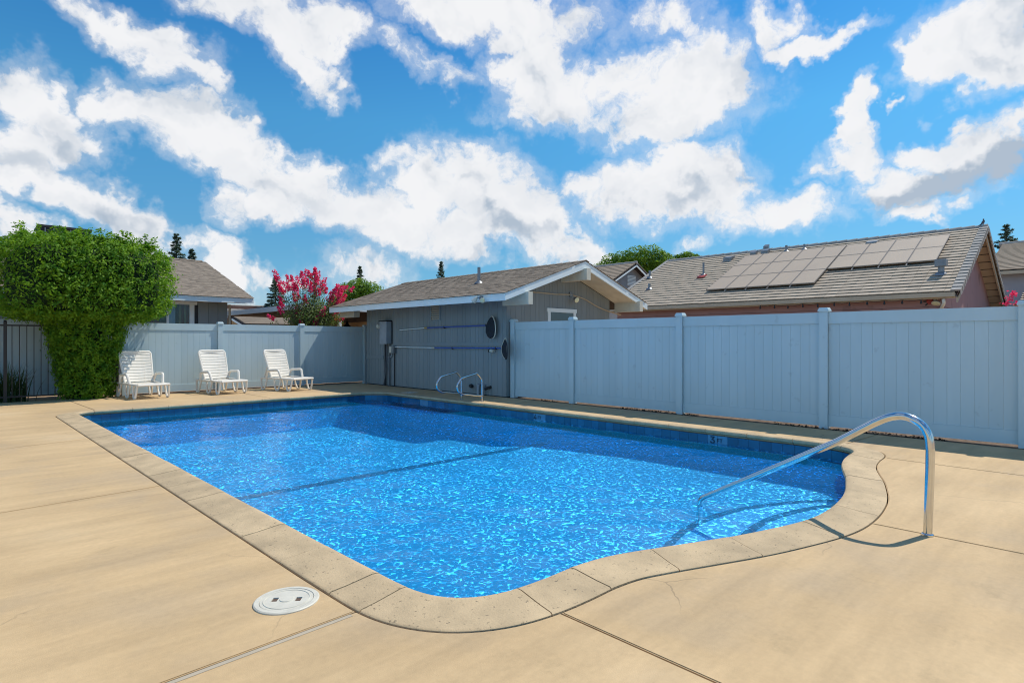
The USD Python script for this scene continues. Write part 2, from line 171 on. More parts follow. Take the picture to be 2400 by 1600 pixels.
# ---------------------------------------------------------------- scene graph helpers
USED = {}
def numbered(parent, name):
    k = (parent, name); USED[k] = USED.get(k, -1) + 1
    return f'{parent}/{name}' if USED[k] == 0 else f'{parent}/{name}_{USED[k]:03d}'
ORIGIN = {}
def tag(p, label=None, cat=None, group=None, kind=None):
    for k, v in (('label', label), ('category', cat), ('group', group), ('kind', kind)):
        if v: p.SetCustomDataByKey(k, v)
    return p
def thing(name, label, cat, loc=(0, 0, 0), rotz=0.0, group=None, kind=None):
    path = numbered('/World', name); x = UsdGeom.Xform.Define(stage, path)
    x.AddTranslateOp().Set(Gf.Vec3d(*map(float, loc)))
    if rotz: x.AddRotateZOp().Set(math.degrees(rotz))
    ORIGIN[path] = V(*loc) if not rotz else V(0, 0, 0)
    return tag(x.GetPrim(), label, cat, group, kind)
def part(parent, name, m, mat, smooth=False, label=None, kind=None):
    """A mesh under a thing or under a part. Vertices are given in world coordinates when the thing is not turned."""
    pp = str(parent.GetPath()); path = numbered(pp, name)
    top = '/'.join(pp.split('/')[:3]); o = ORIGIN.get(top, V(0, 0, 0))
    v, f = arr(m)
    g = usdkit.mesh(stage, path, (v - o, f), MATS[mat], smooth=smooth)
    return tag(g.GetPrim(), label, None, None, kind)
def struct(name, m, mat, smooth=False, kind='structure', label=None):
    g = usdkit.mesh(stage, numbered('/World', name), arr(m), MATS[mat], smooth=smooth)
    return tag(g.GetPrim(), label, None, None, kind)
def copy_of(src, name, label, loc, rotz, cat, group=None):
    path = numbered('/World', name); x = UsdGeom.Xform.Define(stage, path)
    x.GetPrim().GetReferences().AddInternalReference(src.GetPath())
    x.ClearXformOpOrder(); x.AddTranslateOp().Set(Gf.Vec3d(*map(float, loc))); x.AddRotateZOp().Set(math.degrees(rotz))
    x.GetPrim().SetInstanceable(True)
    return tag(x.GetPrim(), label, cat, group)

# ---------------------------------------------------------------- mesh helpers
def arr(m):
    if isinstance(m, list): m = cat(m)
    if hasattr(m, 'vertices'): return np.array(m.vertices, float), np.array(m.faces, int)
    if hasattr(m, 'to_mesh'):
        q = m.to_mesh(); return np.array(q.vert_properties[:, :3], float), np.array(q.tri_verts, int)
    v, f = np.asarray(m[0], float), np.asarray(m[1], int)
    return (v, np.vstack([f[:, [0, 1, 2]], f[:, [0, 2, 3]]])) if f.shape[1] == 4 else (v, f)
def cat(ms):
    vs, fs, n = [], [], 0
    for m in ms:
        v, f = arr(m); vs.append(v); fs.append(f + n); n += len(v)
    return np.vstack(vs), np.vstack(fs)
BV = np.array([[x, y, z] for z in (0, 1) for y in (0, 1) for x in (0, 1)], float)
BF = np.array([[0, 2, 3, 1], [4, 5, 7, 6], [0, 1, 5, 4], [2, 6, 7, 3], [0, 4, 6, 2], [1, 3, 7, 5]])
def box(x0, x1, y0, y1, z0, z1):
    lo, hi = np.minimum((x0, y0, z0), (x1, y1, z1)), np.maximum((x0, y0, z0), (x1, y1, z1))
    return arr((lo + BV * (hi - lo), BF))
def hexa(bottom, top):
    """Eight corners: four below, four above, both counter-clockwise seen from above."""
    v = np.array(list(bottom) + list(top), float)
    f = np.array([[0, 3, 2, 1], [4, 5, 6, 7], [0, 1, 5, 4], [1, 2, 6, 5], [2, 3, 7, 6], [3, 0, 4, 7]])
    return arr((v, f))
def obox(c, a, b, d):
    """Box with centre c and half-axis vectors a, b, d."""
    c, a, b, d = map(np.asarray, (c, a, b, d))
    v = c + (BV[:, :1] * 2 - 1) * a + (BV[:, 1:2] * 2 - 1) * b + (BV[:, 2:] * 2 - 1) * d
    f = BF if np.dot(np.cross(a, b), d) > 0 else BF[:, ::-1]
    return arr((v, f))
def beam(p, q, w, h, up=(0, 0, 1)):
    p, q = V(*p), V(*q); d = q - p; L = np.linalg.norm(d); d /= L
    s = np.cross(d, V(*up)); s /= np.linalg.norm(s); u = np.cross(s, d)
    return obox((p + q) / 2, d * L / 2, s * w / 2, u * h / 2)
def tube(points, radii, sides=10, cap=True):
    p = np.asarray(points, float); n = len(p); r = np.broadcast_to(radii, (n,))
    t = np.gradient(p, axis=0); t /= np.linalg.norm(t, axis=1, keepdims=True) + 1e-12
    a = np.cross(t[0], (0, 0, 1.0) if abs(t[0][2]) < 0.9 else (1.0, 0, 0)); a /= np.linalg.norm(a)
    rings = []; ang = np.arange(sides) * 2 * PI / sides
    for k in range(n):
        a = a - t[k] * (a @ t[k]); a /= np.linalg.norm(a); b = np.cross(t[k], a)
        rings.append(p[k] + r[k] * (np.cos(ang)[:, None] * a + np.sin(ang)[:, None] * b))
    v = np.vstack(rings); i, j = np.meshgrid(np.arange(n - 1), np.arange(sides), indexing='ij')
    q = np.stack([i * sides + j, i * sides + (j + 1) % sides, (i + 1) * sides + (j + 1) % sides, (i + 1) * sides + j], -1).reshape(-1, 4)
    f = np.vstack([q[:, [0, 1, 2]], q[:, [0, 2, 3]]])
    if cap:
        k = np.arange(1, sides - 1)
        f = np.vstack([f, np.stack([0 * k, k + 1, k], 1), (n - 1) * sides + np.stack([0 * k, k, k + 1], 1)])
    return v, f
def spline(pts, n=8, closed=False):
    p = np.asarray(pts, float); out = []
    N = len(p); segs = N if closed else N - 1
    g = lambda k: p[k % N] if closed else p[min(max(k, 0), N - 1)]
    for k in range(segs):
        a, b, c, d = g(k - 1), g(k), g(k + 1), g(k + 2)
        for t in np.arange(n) / n:
            out.append(0.5 * ((2 * b) + (-a + c) * t + (2 * a - 5 * b + 4 * c - d) * t * t + (-a + 3 * b - 3 * c + d) * t ** 3))
    if not closed: out.append(p[-1])
    return np.array(out)
def fillet(pts, r, n=6):
    """Polyline with rounded corners."""
    p = [V(*q) for q in pts]; out = [p[0]]
    for k in range(1, len(p) - 1):
        a, b, c = p[k - 1], p[k], p[k + 1]; u = (a - b) / np.linalg.norm(a - b); w = (c - b) / np.linalg.norm(c - b)
        rr = r[k - 1] if np.ndim(r) else r
        half = math.acos(max(-1, min(1, u @ w))) / 2; d = min(rr / math.tan(half), 0.49 * np.linalg.norm(a - b), 0.49 * np.linalg.norm(c - b))
        s, e = b + u * d, b + w * d
        for t in np.linspace(0, 1, n): out.append((1 - t) ** 2 * s + 2 * t * (1 - t) * b + t * t * e)
    out.append(p[-1]); return np.array(out)
def extrude(poly, z0, z1):
    ms = []
    for g in getattr(poly, 'geoms', [poly]):
        if g.area < 1e-5: continue
        m = trimesh.creation.extrude_polygon(g, z1 - z0, engine='earcut'); m.apply_translation([0, 0, z0]); ms.append(m)
    return cat(ms)
def lathe(profile, sides=24, axis=(0, 0, 0)):
    """(radius, z) profile turned about a vertical axis."""
    pr = np.array(profile, float); ang = np.arange(sides) * 2 * PI / sides
    v = np.concatenate([np.stack([r * np.cos(ang), r * np.sin(ang), np.full(sides, z)], 1) for r, z in pr]) + V(*axis)
    i, j = np.meshgrid(np.arange(len(pr) - 1), np.arange(sides), indexing='ij')
    q = np.stack([i * sides + j, i * sides + (j + 1) % sides, (i + 1) * sides + (j + 1) % sides, (i + 1) * sides + j], -1).reshape(-1, 4)
    return arr((v, q))
def xf(m, R=None, t=(0, 0, 0)):
    v, f = arr(m); return (v @ np.asarray(R).T if R is not None else v) + V(*t), f
def rotz(a): c, s = math.cos(a), math.sin(a); return np.array([[c, -s, 0], [s, c, 0], [0, 0, 1.0]])

# ================================================================ materials used by the setting
def deck_material():
    n = {'geo': ('geometry', {}), 'p': ('principled_bsdf', {'roughness': 0.78, 'specular_ior_level': 0.35}),
         'a': ('noise_texture', {'type': 'fBM', 'scale': 0.55, 'detail': 5.0, 'roughness': 0.55}), 'ra': ('rgb_ramp', {'ramp': [(0.30, (0.43, 0.315, 0.19)), (0.48, (0.525, 0.36, 0.185)), (0.60, (0.575, 0.40, 0.21)), (0.75, (0.59, 0.435, 0.26))]}),
         'mp': ('mapping', {'mapping_type': 'point', 'rotation': (0, 0, 0.5), 'scale': (0.5, 3.2, 1.0)}), 'b': ('noise_texture', {'type': 'fBM', 'scale': 1.5, 'detail': 7.0, 'roughness': 0.62}), 'rb': ('map_range', {'from_min': 0.3, 'from_max': 0.7, 'to_min': 0.86, 'to_max': 1.10}),
         'c': ('noise_texture', {'type': 'fBM', 'scale': 26.0, 'detail': 6.0, 'roughness': 0.7}), 'rc': ('map_range', {'from_min': 0.3, 'from_max': 0.7, 'to_min': 0.94, 'to_max': 1.06}), 'bc': ('math', {'math_type': 'multiply'}),
         'oi': ('object_info', {}), 'ro': ('map_range', {'to_min': 0.965, 'to_max': 1.035}), 'bo': ('math', {'math_type': 'multiply'}), 'm1': ('vector_math', {'math_type': 'scale'}),
         'd': ('noise_texture', {'type': 'fBM', 'scale': 3.1, 'detail': 7.0, 'roughness': 0.72}), 'rd': ('map_range', {'range_type': 'smoothstep', 'from_min': 0.56, 'from_max': 0.72, 'to_min': 0.0, 'to_max': 0.40, 'clamp': True}), 'm2': ('mix_color', {'blend_type': 'multiply', 'b': (0.66, 0.68, 0.68)}),
         'w': ('noise_texture', {'type': 'fBM', 'scale': 2.2, 'detail': 5.0}), 'wa': ('vector_math', {'math_type': 'multiply_add', 'vector2': (0.35, 0.35, 0.0)}), 'v': ('voronoi_texture', {'dimensions': '2D', 'feature': 'distance_to_edge', 'scale': 0.42}), 'rv': ('map_range', {'range_type': 'smoothstep', 'from_min': 0.0005, 'from_max': 0.0028, 'to_min': 1.0, 'to_max': 0.0, 'clamp': True}),
         'k': ('noise_texture', {'type': 'fBM', 'scale': 0.8, 'detail': 2.0}), 'rk': ('map_range', {'from_min': 0.52, 'from_max': 0.60, 'to_min': 0.0, 'to_max': 0.55, 'clamp': True}), 'vk': ('math', {'math_type': 'multiply'}), 'm3': ('mix_color', {'blend_type': 'mix', 'b': (0.20, 0.145, 0.085)}),
         's': ('voronoi_texture', {'dimensions': '2D', 'feature': 'f1', 'scale': 7.0}), 'rs': ('map_range', {'range_type': 'smoothstep', 'from_min': 0.02, 'from_max': 0.05, 'to_min': 0.0, 'to_max': 0.0, 'clamp': True}), 'm4': ('mix_color', {'blend_type': 'mix', 'b': (0.16, 0.12, 0.08)}),
         'g': ('noise_texture', {'type': 'fBM', 'scale': 170.0, 'detail': 4.0, 'roughness': 0.65}), 'bm': ('bump', {'strength': 0.4, 'distance': 0.003})}
    l = [('geo.position', 'a.vector'), ('a.fac', 'ra.fac'), ('geo.position', 'mp.vector'), ('mp.vector', 'b.vector'), ('b.fac', 'rb.value'), ('geo.position', 'c.vector'), ('c.fac', 'rc.value'), ('rb.result', 'bc.value1'), ('rc.result', 'bc.value2'), ('oi.random', 'ro.value'), ('bc.value', 'bo.value1'), ('ro.result', 'bo.value2'), ('ra.color', 'm1.vector1'), ('bo.value', 'm1.scale'),
         ('geo.position', 'd.vector'), ('d.fac', 'rd.value'), ('rd.result', 'm2.fac'), ('m1.vector', 'm2.a'), ('geo.position', 'w.vector'), ('w.color', 'wa.vector1'), ('geo.position', 'wa.vector3'), ('wa.vector', 'v.vector'), ('v.distance', 'rv.value'), ('geo.position', 'k.vector'), ('k.fac', 'rk.value'), ('rv.result', 'vk.value1'), ('rk.result', 'vk.value2'), ('vk.value', 'm3.fac'), ('m2.result', 'm3.a'),
         ('geo.position', 's.vector'), ('s.distance', 'rs.value'), ('rs.result', 'm4.fac'), ('m3.result', 'm4.a'), ('m4.result', 'p.base_color'), ('geo.position', 'g.vector'), ('g.fac', 'bm.height'), ('bm.normal', 'p.normal')]
    MATS['deck'] = usdkit.material(stage, '/World/Looks/deck', n, l, surface='p.BSDF')
deck_material()
P('coping', c=(0.56, 0.41, 0.235), c2=(0.40, 0.295, 0.17), scale=3.4, rough=0.8, spots=(42.0, 0.63, (0.13, 0.10, 0.065)), spotw=0.75, bump=0.55, bscale=70, bdist=0.006, vary=0.07)
P('filler', c=(0.46, 0.38, 0.27), rough=0.7, bump=0.2)
P('soil', c=(0.21, 0.13, 0.075), c2=(0.06, 0.04, 0.028), scale=9, rough=0.95, bump=0.8, bscale=40, bdist=0.02)
P('gravel', c=(0.50, 0.33, 0.19), c2=(0.25, 0.15, 0.085), scale=16, rough=0.95, bump=0.8, bscale=60, bdist=0.02)
P('plaster', c=PLASTER, c2=tuple(0.9 * x for x in PLASTER), scale=0.7, rough=0.6)
P('stepplaster', c=(0.10, 0.50, 0.86), c2=(0.07, 0.42, 0.80), scale=2.0, rough=0.6)
P('bluetile', c=(0.016, 0.11, 0.20), c2=(0.010, 0.075, 0.15), scale=3.0, rough=0.12, spec=0.6, vary=0.22)
P('grout', c=(0.10, 0.25, 0.34), rough=0.8)
P('marker', c=(0.09, 0.25, 0.37), rough=0.15, spec=0.5)
P('ink', c=(0.01, 0.03, 0.06), rough=0.3)
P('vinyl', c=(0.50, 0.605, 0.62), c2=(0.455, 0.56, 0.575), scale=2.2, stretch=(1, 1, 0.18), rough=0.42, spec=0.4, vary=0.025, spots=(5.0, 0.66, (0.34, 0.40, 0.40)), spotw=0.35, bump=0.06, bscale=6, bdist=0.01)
P('black_metal', c=(0.025, 0.022, 0.022), rough=0.4)

# ================================================================ pool outline
front = [(8.25, 2.85), (8.21, 2.55), (8.11, 2.33), (7.92, 2.2), (7.6, 2.17), (7.3, 2.13), (7.0, 2.06), (6.7, 1.96), (6.4, 1.85), (6.1, 1.76), (5.8, 1.68), (5.5, 1.625), (5.15, 1.59), (4.8, 1.59),
         (4.5, 1.64), (4.1, 1.755), (3.8, 1.86), (3.5, 1.985), (3.2, 2.11), (2.95, 2.2), (2.7, 2.24), (2.45, 2.245), (2.25, 2.26), (2.08, 2.3), (1.95, 2.38), (1.87, 2.5), (1.83, 2.66), (1.82, 2.9)]
INX0, INX1, INY1 = 1.815, 8.25, 13.5
def arc(cx, cy, r, a0, a1, n=8): return [(cx + r * math.cos(a), cy + r * math.sin(a)) for a in np.linspace(a0, a1, n)]
ring = [tuple(p) for p in spline(front, 6)] + [(INX0, y) for y in np.arange(3.3, 13.0, 0.4)] + arc(INX0 + .3, INY1 - .3, .3, PI, PI / 2) + [(x, INY1) for x in np.arange(2.5, 7.6, 0.4)] + arc(INX1 - .55, INY1 - .55, .55, PI / 2, 0) + [(INX1, y) for y in np.arange(12.6, 3.2, -0.4)]
POOL = Polygon(ring).buffer(0)
def resample(poly, step):
    L = poly.exterior.length; n = int(L / step); return np.array([poly.exterior.interpolate(k * L / n).coords[0] for k in range(n)])
inner = resample(POOL, 0.03)
if Polygon(inner).exterior.is_ccw is False: inner = inner[::-1]
tg = np.roll(inner, -2, 0) - np.roll(inner, 2, 0); tg /= np.linalg.norm(tg, axis=1, keepdims=True)
nrm = np.stack([tg[:, 1], -tg[:, 0]], 1)                      # outward
COPW = 0.32
OUTER = Polygon(inner + nrm * COPW).buffer(0)
OUTER = OUTER if OUTER.geom_type == 'Polygon' else max(OUTER.geoms, key=lambda g: g.area)
WALL = POOL.buffer(0.035)

# ---- ground and deck
WATER_Z = -0.175
far = sbox(-400, -300, 500, 600)
ground = far.difference(OUTER.buffer(0.02))
struct('ground', extrude(ground, -0.4, -0.06), 'gravel')
deck_poly = Polygon([(-14, -9), (9.72, -9), (9.70, 10.3), (9.62, 16.9), (3.3, 16.88), (3.3, 17.0), (0.6, 16.95), (-14, 17.6)]).difference(OUTER.buffer(0.012))
cuts = [LineString([(1.5, 2.66), (-14, 2.3)]), LineString([(1.5, 6.24), (-14, 4.9)]), LineString([(1.5, 9.94), (-14, 6.6)]),
        LineString([(2.225, 1.95), (2.12, -9)]), LineString([(4.97, 1.26), (4.80, -9)]), LineString([(7.86, 1.82), (7.55, -9)]),
        LineString([(8.55, 2.46), (9.8, 2.39)]), LineString([(2.18, 13.7), (2.08, 17.2)]), LineString([(8.5, 7.4), (9.8, 7.36)]), LineString([(8.5, 12.4), (9.8, 12.4)]), LineString([(5.6, 13.7), (5.65, 17.0)])]
slabs = deck_poly
for c in cuts: slabs = slabs.difference(c.buffer(0.006, cap_style='square'))
deck = tag(UsdGeom.Xform.Define(stage, '/World/pool_deck').GetPrim(), kind='structure')
for g in slabs.geoms:
    if g.area < 0.01: continue
    top = g.buffer(-0.006)
    if top.geom_type != 'Polygon': top = max(top.geoms, key=lambda q: q.area)
    part(deck, 'slab', [extrude(g, -0.12, -0.004), extrude(top, -0.004, 0.0)], 'deck')
part(deck, 'joint_filler', extrude(LineString([(1.46, 2.635), (-14, 2.275)]).buffer(0.012, cap_style='flat'), -0.11, 0.0025), 'filler')
P('joint_dark', c=(0.10, 0.072, 0.04), rough=0.95)
part(deck, 'bed', extrude(deck_poly.buffer(0.005), -0.125, -0.035), 'joint_dark')

# ---- pool: coping stones, tiles, basin, steps
pool = thing('swimming_pool', 'kidney-fronted blue swimming pool with pale stone coping and tiled waterline', 'pool', (5, 8, 0))
prof = [(0.322, -0.05), (0.322, 0.002), (0.312, 0.010), (0.22, 0.016), (0.13, 0.026), (0.06, 0.034), (0.028, 0.032), (0.008, 0.022), (0.0, 0.006), (0.004, -0.012), (0.022, -0.026), (0.05, -0.032), (0.05, -0.05)]
N = len(inner)
per = Polygon(inner).exterior.length
start = int(np.argmin(np.hypot(*(inner - V(1.83, 2.68)).T)))
step = per / N
k0, edges = 0, [0]
firsts = [0.62, 0.43, 0.62, 0.62, 0.75, 0.62]
while edges[-1] < N:
    L = firsts[len(edges) - 1] if len(edges) <= len(firsts) else 0.62
    edges.append(edges[-1] + int(round(L / step)))
if N - edges[-2] < 8: edges.pop()
edges[-1] = N
rng = np.random.default_rng(3)
for a, b in zip(edges[:-1], edges[1:]):
    idx = (start + np.arange(a, b + 1)) % N
    base, nn, tt = inner[idx].copy(), nrm[idx], tg[idx]
    base[0] += tt[0] * 0.0035; base[-1] -= tt[-1] * 0.0035
    dz = rng.uniform(-0.002, 0.002); m = len(prof)
    vs = np.concatenate([np.stack([base[:, 0] + nn[:, 0] * o, base[:, 1] + nn[:, 1] * o, np.full(len(idx), z + dz)], 1)[:, None] for o, z in prof], 1)
    n = len(idx); v = vs.reshape(-1, 3)
    i, j = np.meshgrid(np.arange(n - 1), np.arange(m), indexing='ij')
    q = np.stack([i * m + j, (i + 1) * m + j, (i + 1) * m + (j + 1) % m, i * m + (j + 1) % m], -1).reshape(-1, 4)
    f = np.vstack([q[:, [0, 1, 2]], q[:, [0, 2, 3]]])
    kk = np.arange(1, m - 1); f = np.vstack([f, np.stack([0 * kk, kk, kk + 1], 1), (n - 1) * m + np.stack([0 * kk, kk + 1, kk], 1)])
    part(pool, 'coping_stone', (v, f), 'coping', smooth=35)
part(pool, 'mortar_bed', extrude(OUTER.buffer(-0.02).difference(WALL), -0.3, -0.048), 'soil')
wall_ring = WALL.buffer(0.09).difference(WALL)
part(pool, 'basin_wall', extrude(wall_ring, -1.2, -0.215), 'plaster')
part(pool, 'grout', extrude(WALL.buffer(0.06).difference(WALL.buffer(0.004)), -0.214, -0.049), 'grout')
wl = resample(WALL, 0.157); nw = len(wl)
if not Polygon(wl).exterior.is_ccw: wl = wl[::-1]
MARK = [(8.285, 4.1), (8.285, 7.75), (8.285, 11.5)]
for k in range(nw):
    a, b = wl[k], wl[(k + 1) % nw]; d = b - a; L = np.linalg.norm(d); d /= L; o = V(d[1], -d[0]); c = (a + b) / 2
    near = min(np.hypot(*(c - V(*q))) for q in MARK) < 0.19
    mat = 'marker' if near else 'bluetile'
    A, O = V(d[0], d[1], 0), V(o[0], o[1], 0)
    part(pool, 'marker_tile' if near else 'tile', obox(V(c[0], c[1], -0.128) - O * 0.002, A * (L / 2 - 0.002), O * 0.006, V(0, 0, 0.074)), mat)
for (mx, my), words in zip(MARK[:2], (('3', 'FT'), ('4', 'FT'))):
    R = np.array([[0, 0, -1.0], [-1, 0, 0], [0, 1, 0]])
    a = xf(meshkit.text_mesh(words[0], 0.10, 0.002, True), R, (mx - 0.012, my + 0.13, -0.17))
    b = xf(meshkit.text_mesh(words[1], 0.055, 0.002, True), R, (mx - 0.012, my + 0.02, -0.15))
    part(pool, 'depth_mark', [a, b], 'ink')
def floor_z(y): return WATER_Z - np.interp(y, [0, 5.5, 7.6, 8.6, 11, 14], FLOOR_D)
ys = np.concatenate([np.linspace(1.4, 13.9, 60)]); xs = np.array([1.5, 5.0, 8.6])
gv = np.array([[x, y, floor_z(y)] for y in ys for x in xs]); nx = len(xs)
gf = np.array([[r * nx + c, r * nx + c + 1, (r + 1) * nx + c + 1, (r + 1) * nx + c] for r in range(len(ys) - 1) for c in range(nx - 1)])
part(pool, 'basin_floor', (gv, gf), 'plaster', smooth=True)
st = []
for x in np.arange(1.86, 8.2, 0.158):
    st.append(obox((x + 0.077, 7.62, float(floor_z(7.62)) + 0.006), (0.075, 0, 0), (0, 0.085, 0), (0, 0, 0.006)))
for s in st: part(pool, 'stripe_tile', s, 'bluetile')
def step_poly(cy, r, x0=5.2):
    return Point(x0, cy - r).buffer(r, 64).intersection(WALL)
s1, s2 = step_poly(2.20, 2.3), step_poly(2.78, 2.6)
part(pool, 'step', extrude(s1, -1.0, WATER_Z - 0.075), 'stepplaster'); part(pool, 'step', extrude(s2, -1.0, WATER_Z - 0.19), 'stepplaster')
for s, zt in ((s1, WATER_Z - 0.075), (s2, WATER_Z - 0.19)):
    edge = s.difference(s.buffer(-0.075)).intersection(WALL.buffer(-0.10))
    part(pool, 'step_edge_tile', extrude(edge, zt + 0.0, zt + 0.006), 'bluetile')

# ---- water: real waves on a fine sheet, caustic flecks painted into its transparency
rw = np.random.default_rng(11)
dirs = rw.uniform(0, 2 * PI, 70); wlg = np.exp(rw.uniform(np.log(0.10), np.log(1.1), 70)); ph = rw.uniform(0, 2 * PI, 70)
amp = WAVE * wlg ** 1.05
def waves(x, y):
    h = np.zeros_like(x)
    for d, w, p_, a in zip(dirs, wlg, ph, amp):
        k = 2 * PI / w; h += a * np.sin(k * (x * math.cos(d) + y * math.sin(d)) + p_)
    return h
WB = WALL.buffer(0.03)
yc = [1.5]
while yc[-1] < 13.7: yc.append(yc[-1] + 0.022 + 0.0035 * (yc[-1] - 1.5))
yc = np.array(yc); xc = np.arange(1.72, 8.36, 0.03)
X, Yg = np.meshgrid(xc, yc); Zw = WATER_Z + waves(X, Yg)
wv = np.stack([X, Yg, Zw], -1).reshape(-1, 3); nc = len(xc)
i, j = np.meshgrid(np.arange(len(yc) - 1), np.arange(nc - 1), indexing='ij')
wq = np.stack([i * nc + j, i * nc + j + 1, (i + 1) * nc + j + 1, (i + 1) * nc + j], -1).reshape(-1, 4)
keep = shapely.contains_xy(WB, wv[wq].mean(1)[:, 0], wv[wq].mean(1)[:, 1]); wq = wq[keep]
used = np.unique(wq); remap = np.full(len(wv), -1); remap[used] = np.arange(len(used))
def water_material():
    n = {'geo': ('geometry', {}),
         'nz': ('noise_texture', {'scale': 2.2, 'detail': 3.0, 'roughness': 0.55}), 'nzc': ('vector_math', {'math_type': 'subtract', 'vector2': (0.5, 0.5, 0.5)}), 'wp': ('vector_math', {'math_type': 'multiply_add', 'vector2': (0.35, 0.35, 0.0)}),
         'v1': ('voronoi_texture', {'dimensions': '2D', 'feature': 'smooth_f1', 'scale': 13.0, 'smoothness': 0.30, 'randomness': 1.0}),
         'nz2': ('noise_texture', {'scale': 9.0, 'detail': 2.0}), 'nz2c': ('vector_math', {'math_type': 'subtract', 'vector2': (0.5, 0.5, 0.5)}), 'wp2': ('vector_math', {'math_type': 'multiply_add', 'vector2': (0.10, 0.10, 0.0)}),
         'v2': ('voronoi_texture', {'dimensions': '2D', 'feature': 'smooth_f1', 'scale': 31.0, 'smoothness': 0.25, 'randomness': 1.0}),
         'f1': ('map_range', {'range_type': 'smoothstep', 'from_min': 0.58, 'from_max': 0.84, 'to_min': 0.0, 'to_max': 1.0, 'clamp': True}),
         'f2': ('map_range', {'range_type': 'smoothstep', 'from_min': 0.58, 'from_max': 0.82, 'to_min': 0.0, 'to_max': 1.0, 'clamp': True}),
         'mul': ('math', {'math_type': 'multiply_add', 'value2': 1.3, 'value3': 0.0}), 'sum': ('math', {'math_type': 'multiply_add', 'value2': CAUSTIC_PAINT}), 'sc': ('math', {'math_type': 'add', 'value2': 0.84}),  # bright caustic flecks painted into the transparent colour, not focused by the waves
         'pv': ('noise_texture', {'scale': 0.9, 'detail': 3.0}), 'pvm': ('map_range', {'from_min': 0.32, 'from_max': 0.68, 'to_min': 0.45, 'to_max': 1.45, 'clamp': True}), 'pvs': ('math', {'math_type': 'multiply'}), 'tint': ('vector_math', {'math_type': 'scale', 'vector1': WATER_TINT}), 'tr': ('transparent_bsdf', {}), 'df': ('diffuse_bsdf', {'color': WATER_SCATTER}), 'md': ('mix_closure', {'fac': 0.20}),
         'b': ('noise_texture', {'scale': 16.0, 'detail': 3.0, 'roughness': 0.5}), 'bm': ('bump', {'strength': 0.30, 'distance': 0.012}),
         'gl': ('glossy_bsdf', {'color': (0.92, 0.96, 1.0), 'roughness': 0.015}), 'fr': ('fresnel', {'IOR': 1.33}), 'frm': ('math', {'math_type': 'multiply', 'value2': 0.46, 'use_clamp': True}), 'm': ('mix_closure', {})}
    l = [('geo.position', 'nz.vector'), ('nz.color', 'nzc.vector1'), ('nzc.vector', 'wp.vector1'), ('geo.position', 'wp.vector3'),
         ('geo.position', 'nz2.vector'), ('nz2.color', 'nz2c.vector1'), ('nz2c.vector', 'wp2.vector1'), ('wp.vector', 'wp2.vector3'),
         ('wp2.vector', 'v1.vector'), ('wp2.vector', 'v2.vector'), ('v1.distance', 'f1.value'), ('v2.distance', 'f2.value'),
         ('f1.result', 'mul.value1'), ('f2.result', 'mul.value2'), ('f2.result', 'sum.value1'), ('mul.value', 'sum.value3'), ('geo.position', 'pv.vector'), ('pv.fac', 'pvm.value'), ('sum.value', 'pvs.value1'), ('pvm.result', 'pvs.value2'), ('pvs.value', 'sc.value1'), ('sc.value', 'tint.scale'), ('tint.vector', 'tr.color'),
         ('geo.position', 'b.vector'), ('b.fac', 'bm.height'), ('bm.normal', 'gl.normal'), ('fr.fac', 'frm.value1'), ('frm.value', 'm.fac'), ('tr.BSDF', 'md.closure1'), ('df.BSDF', 'md.closure2'), ('md.closure', 'm.closure1'), ('gl.BSDF', 'm.closure2')]
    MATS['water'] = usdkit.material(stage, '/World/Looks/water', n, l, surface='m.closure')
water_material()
struct('water', (wv[used], np.vstack([remap[wq][:, [0, 1, 2]], remap[wq][:, [0, 2, 3]]])), 'water', smooth=True)

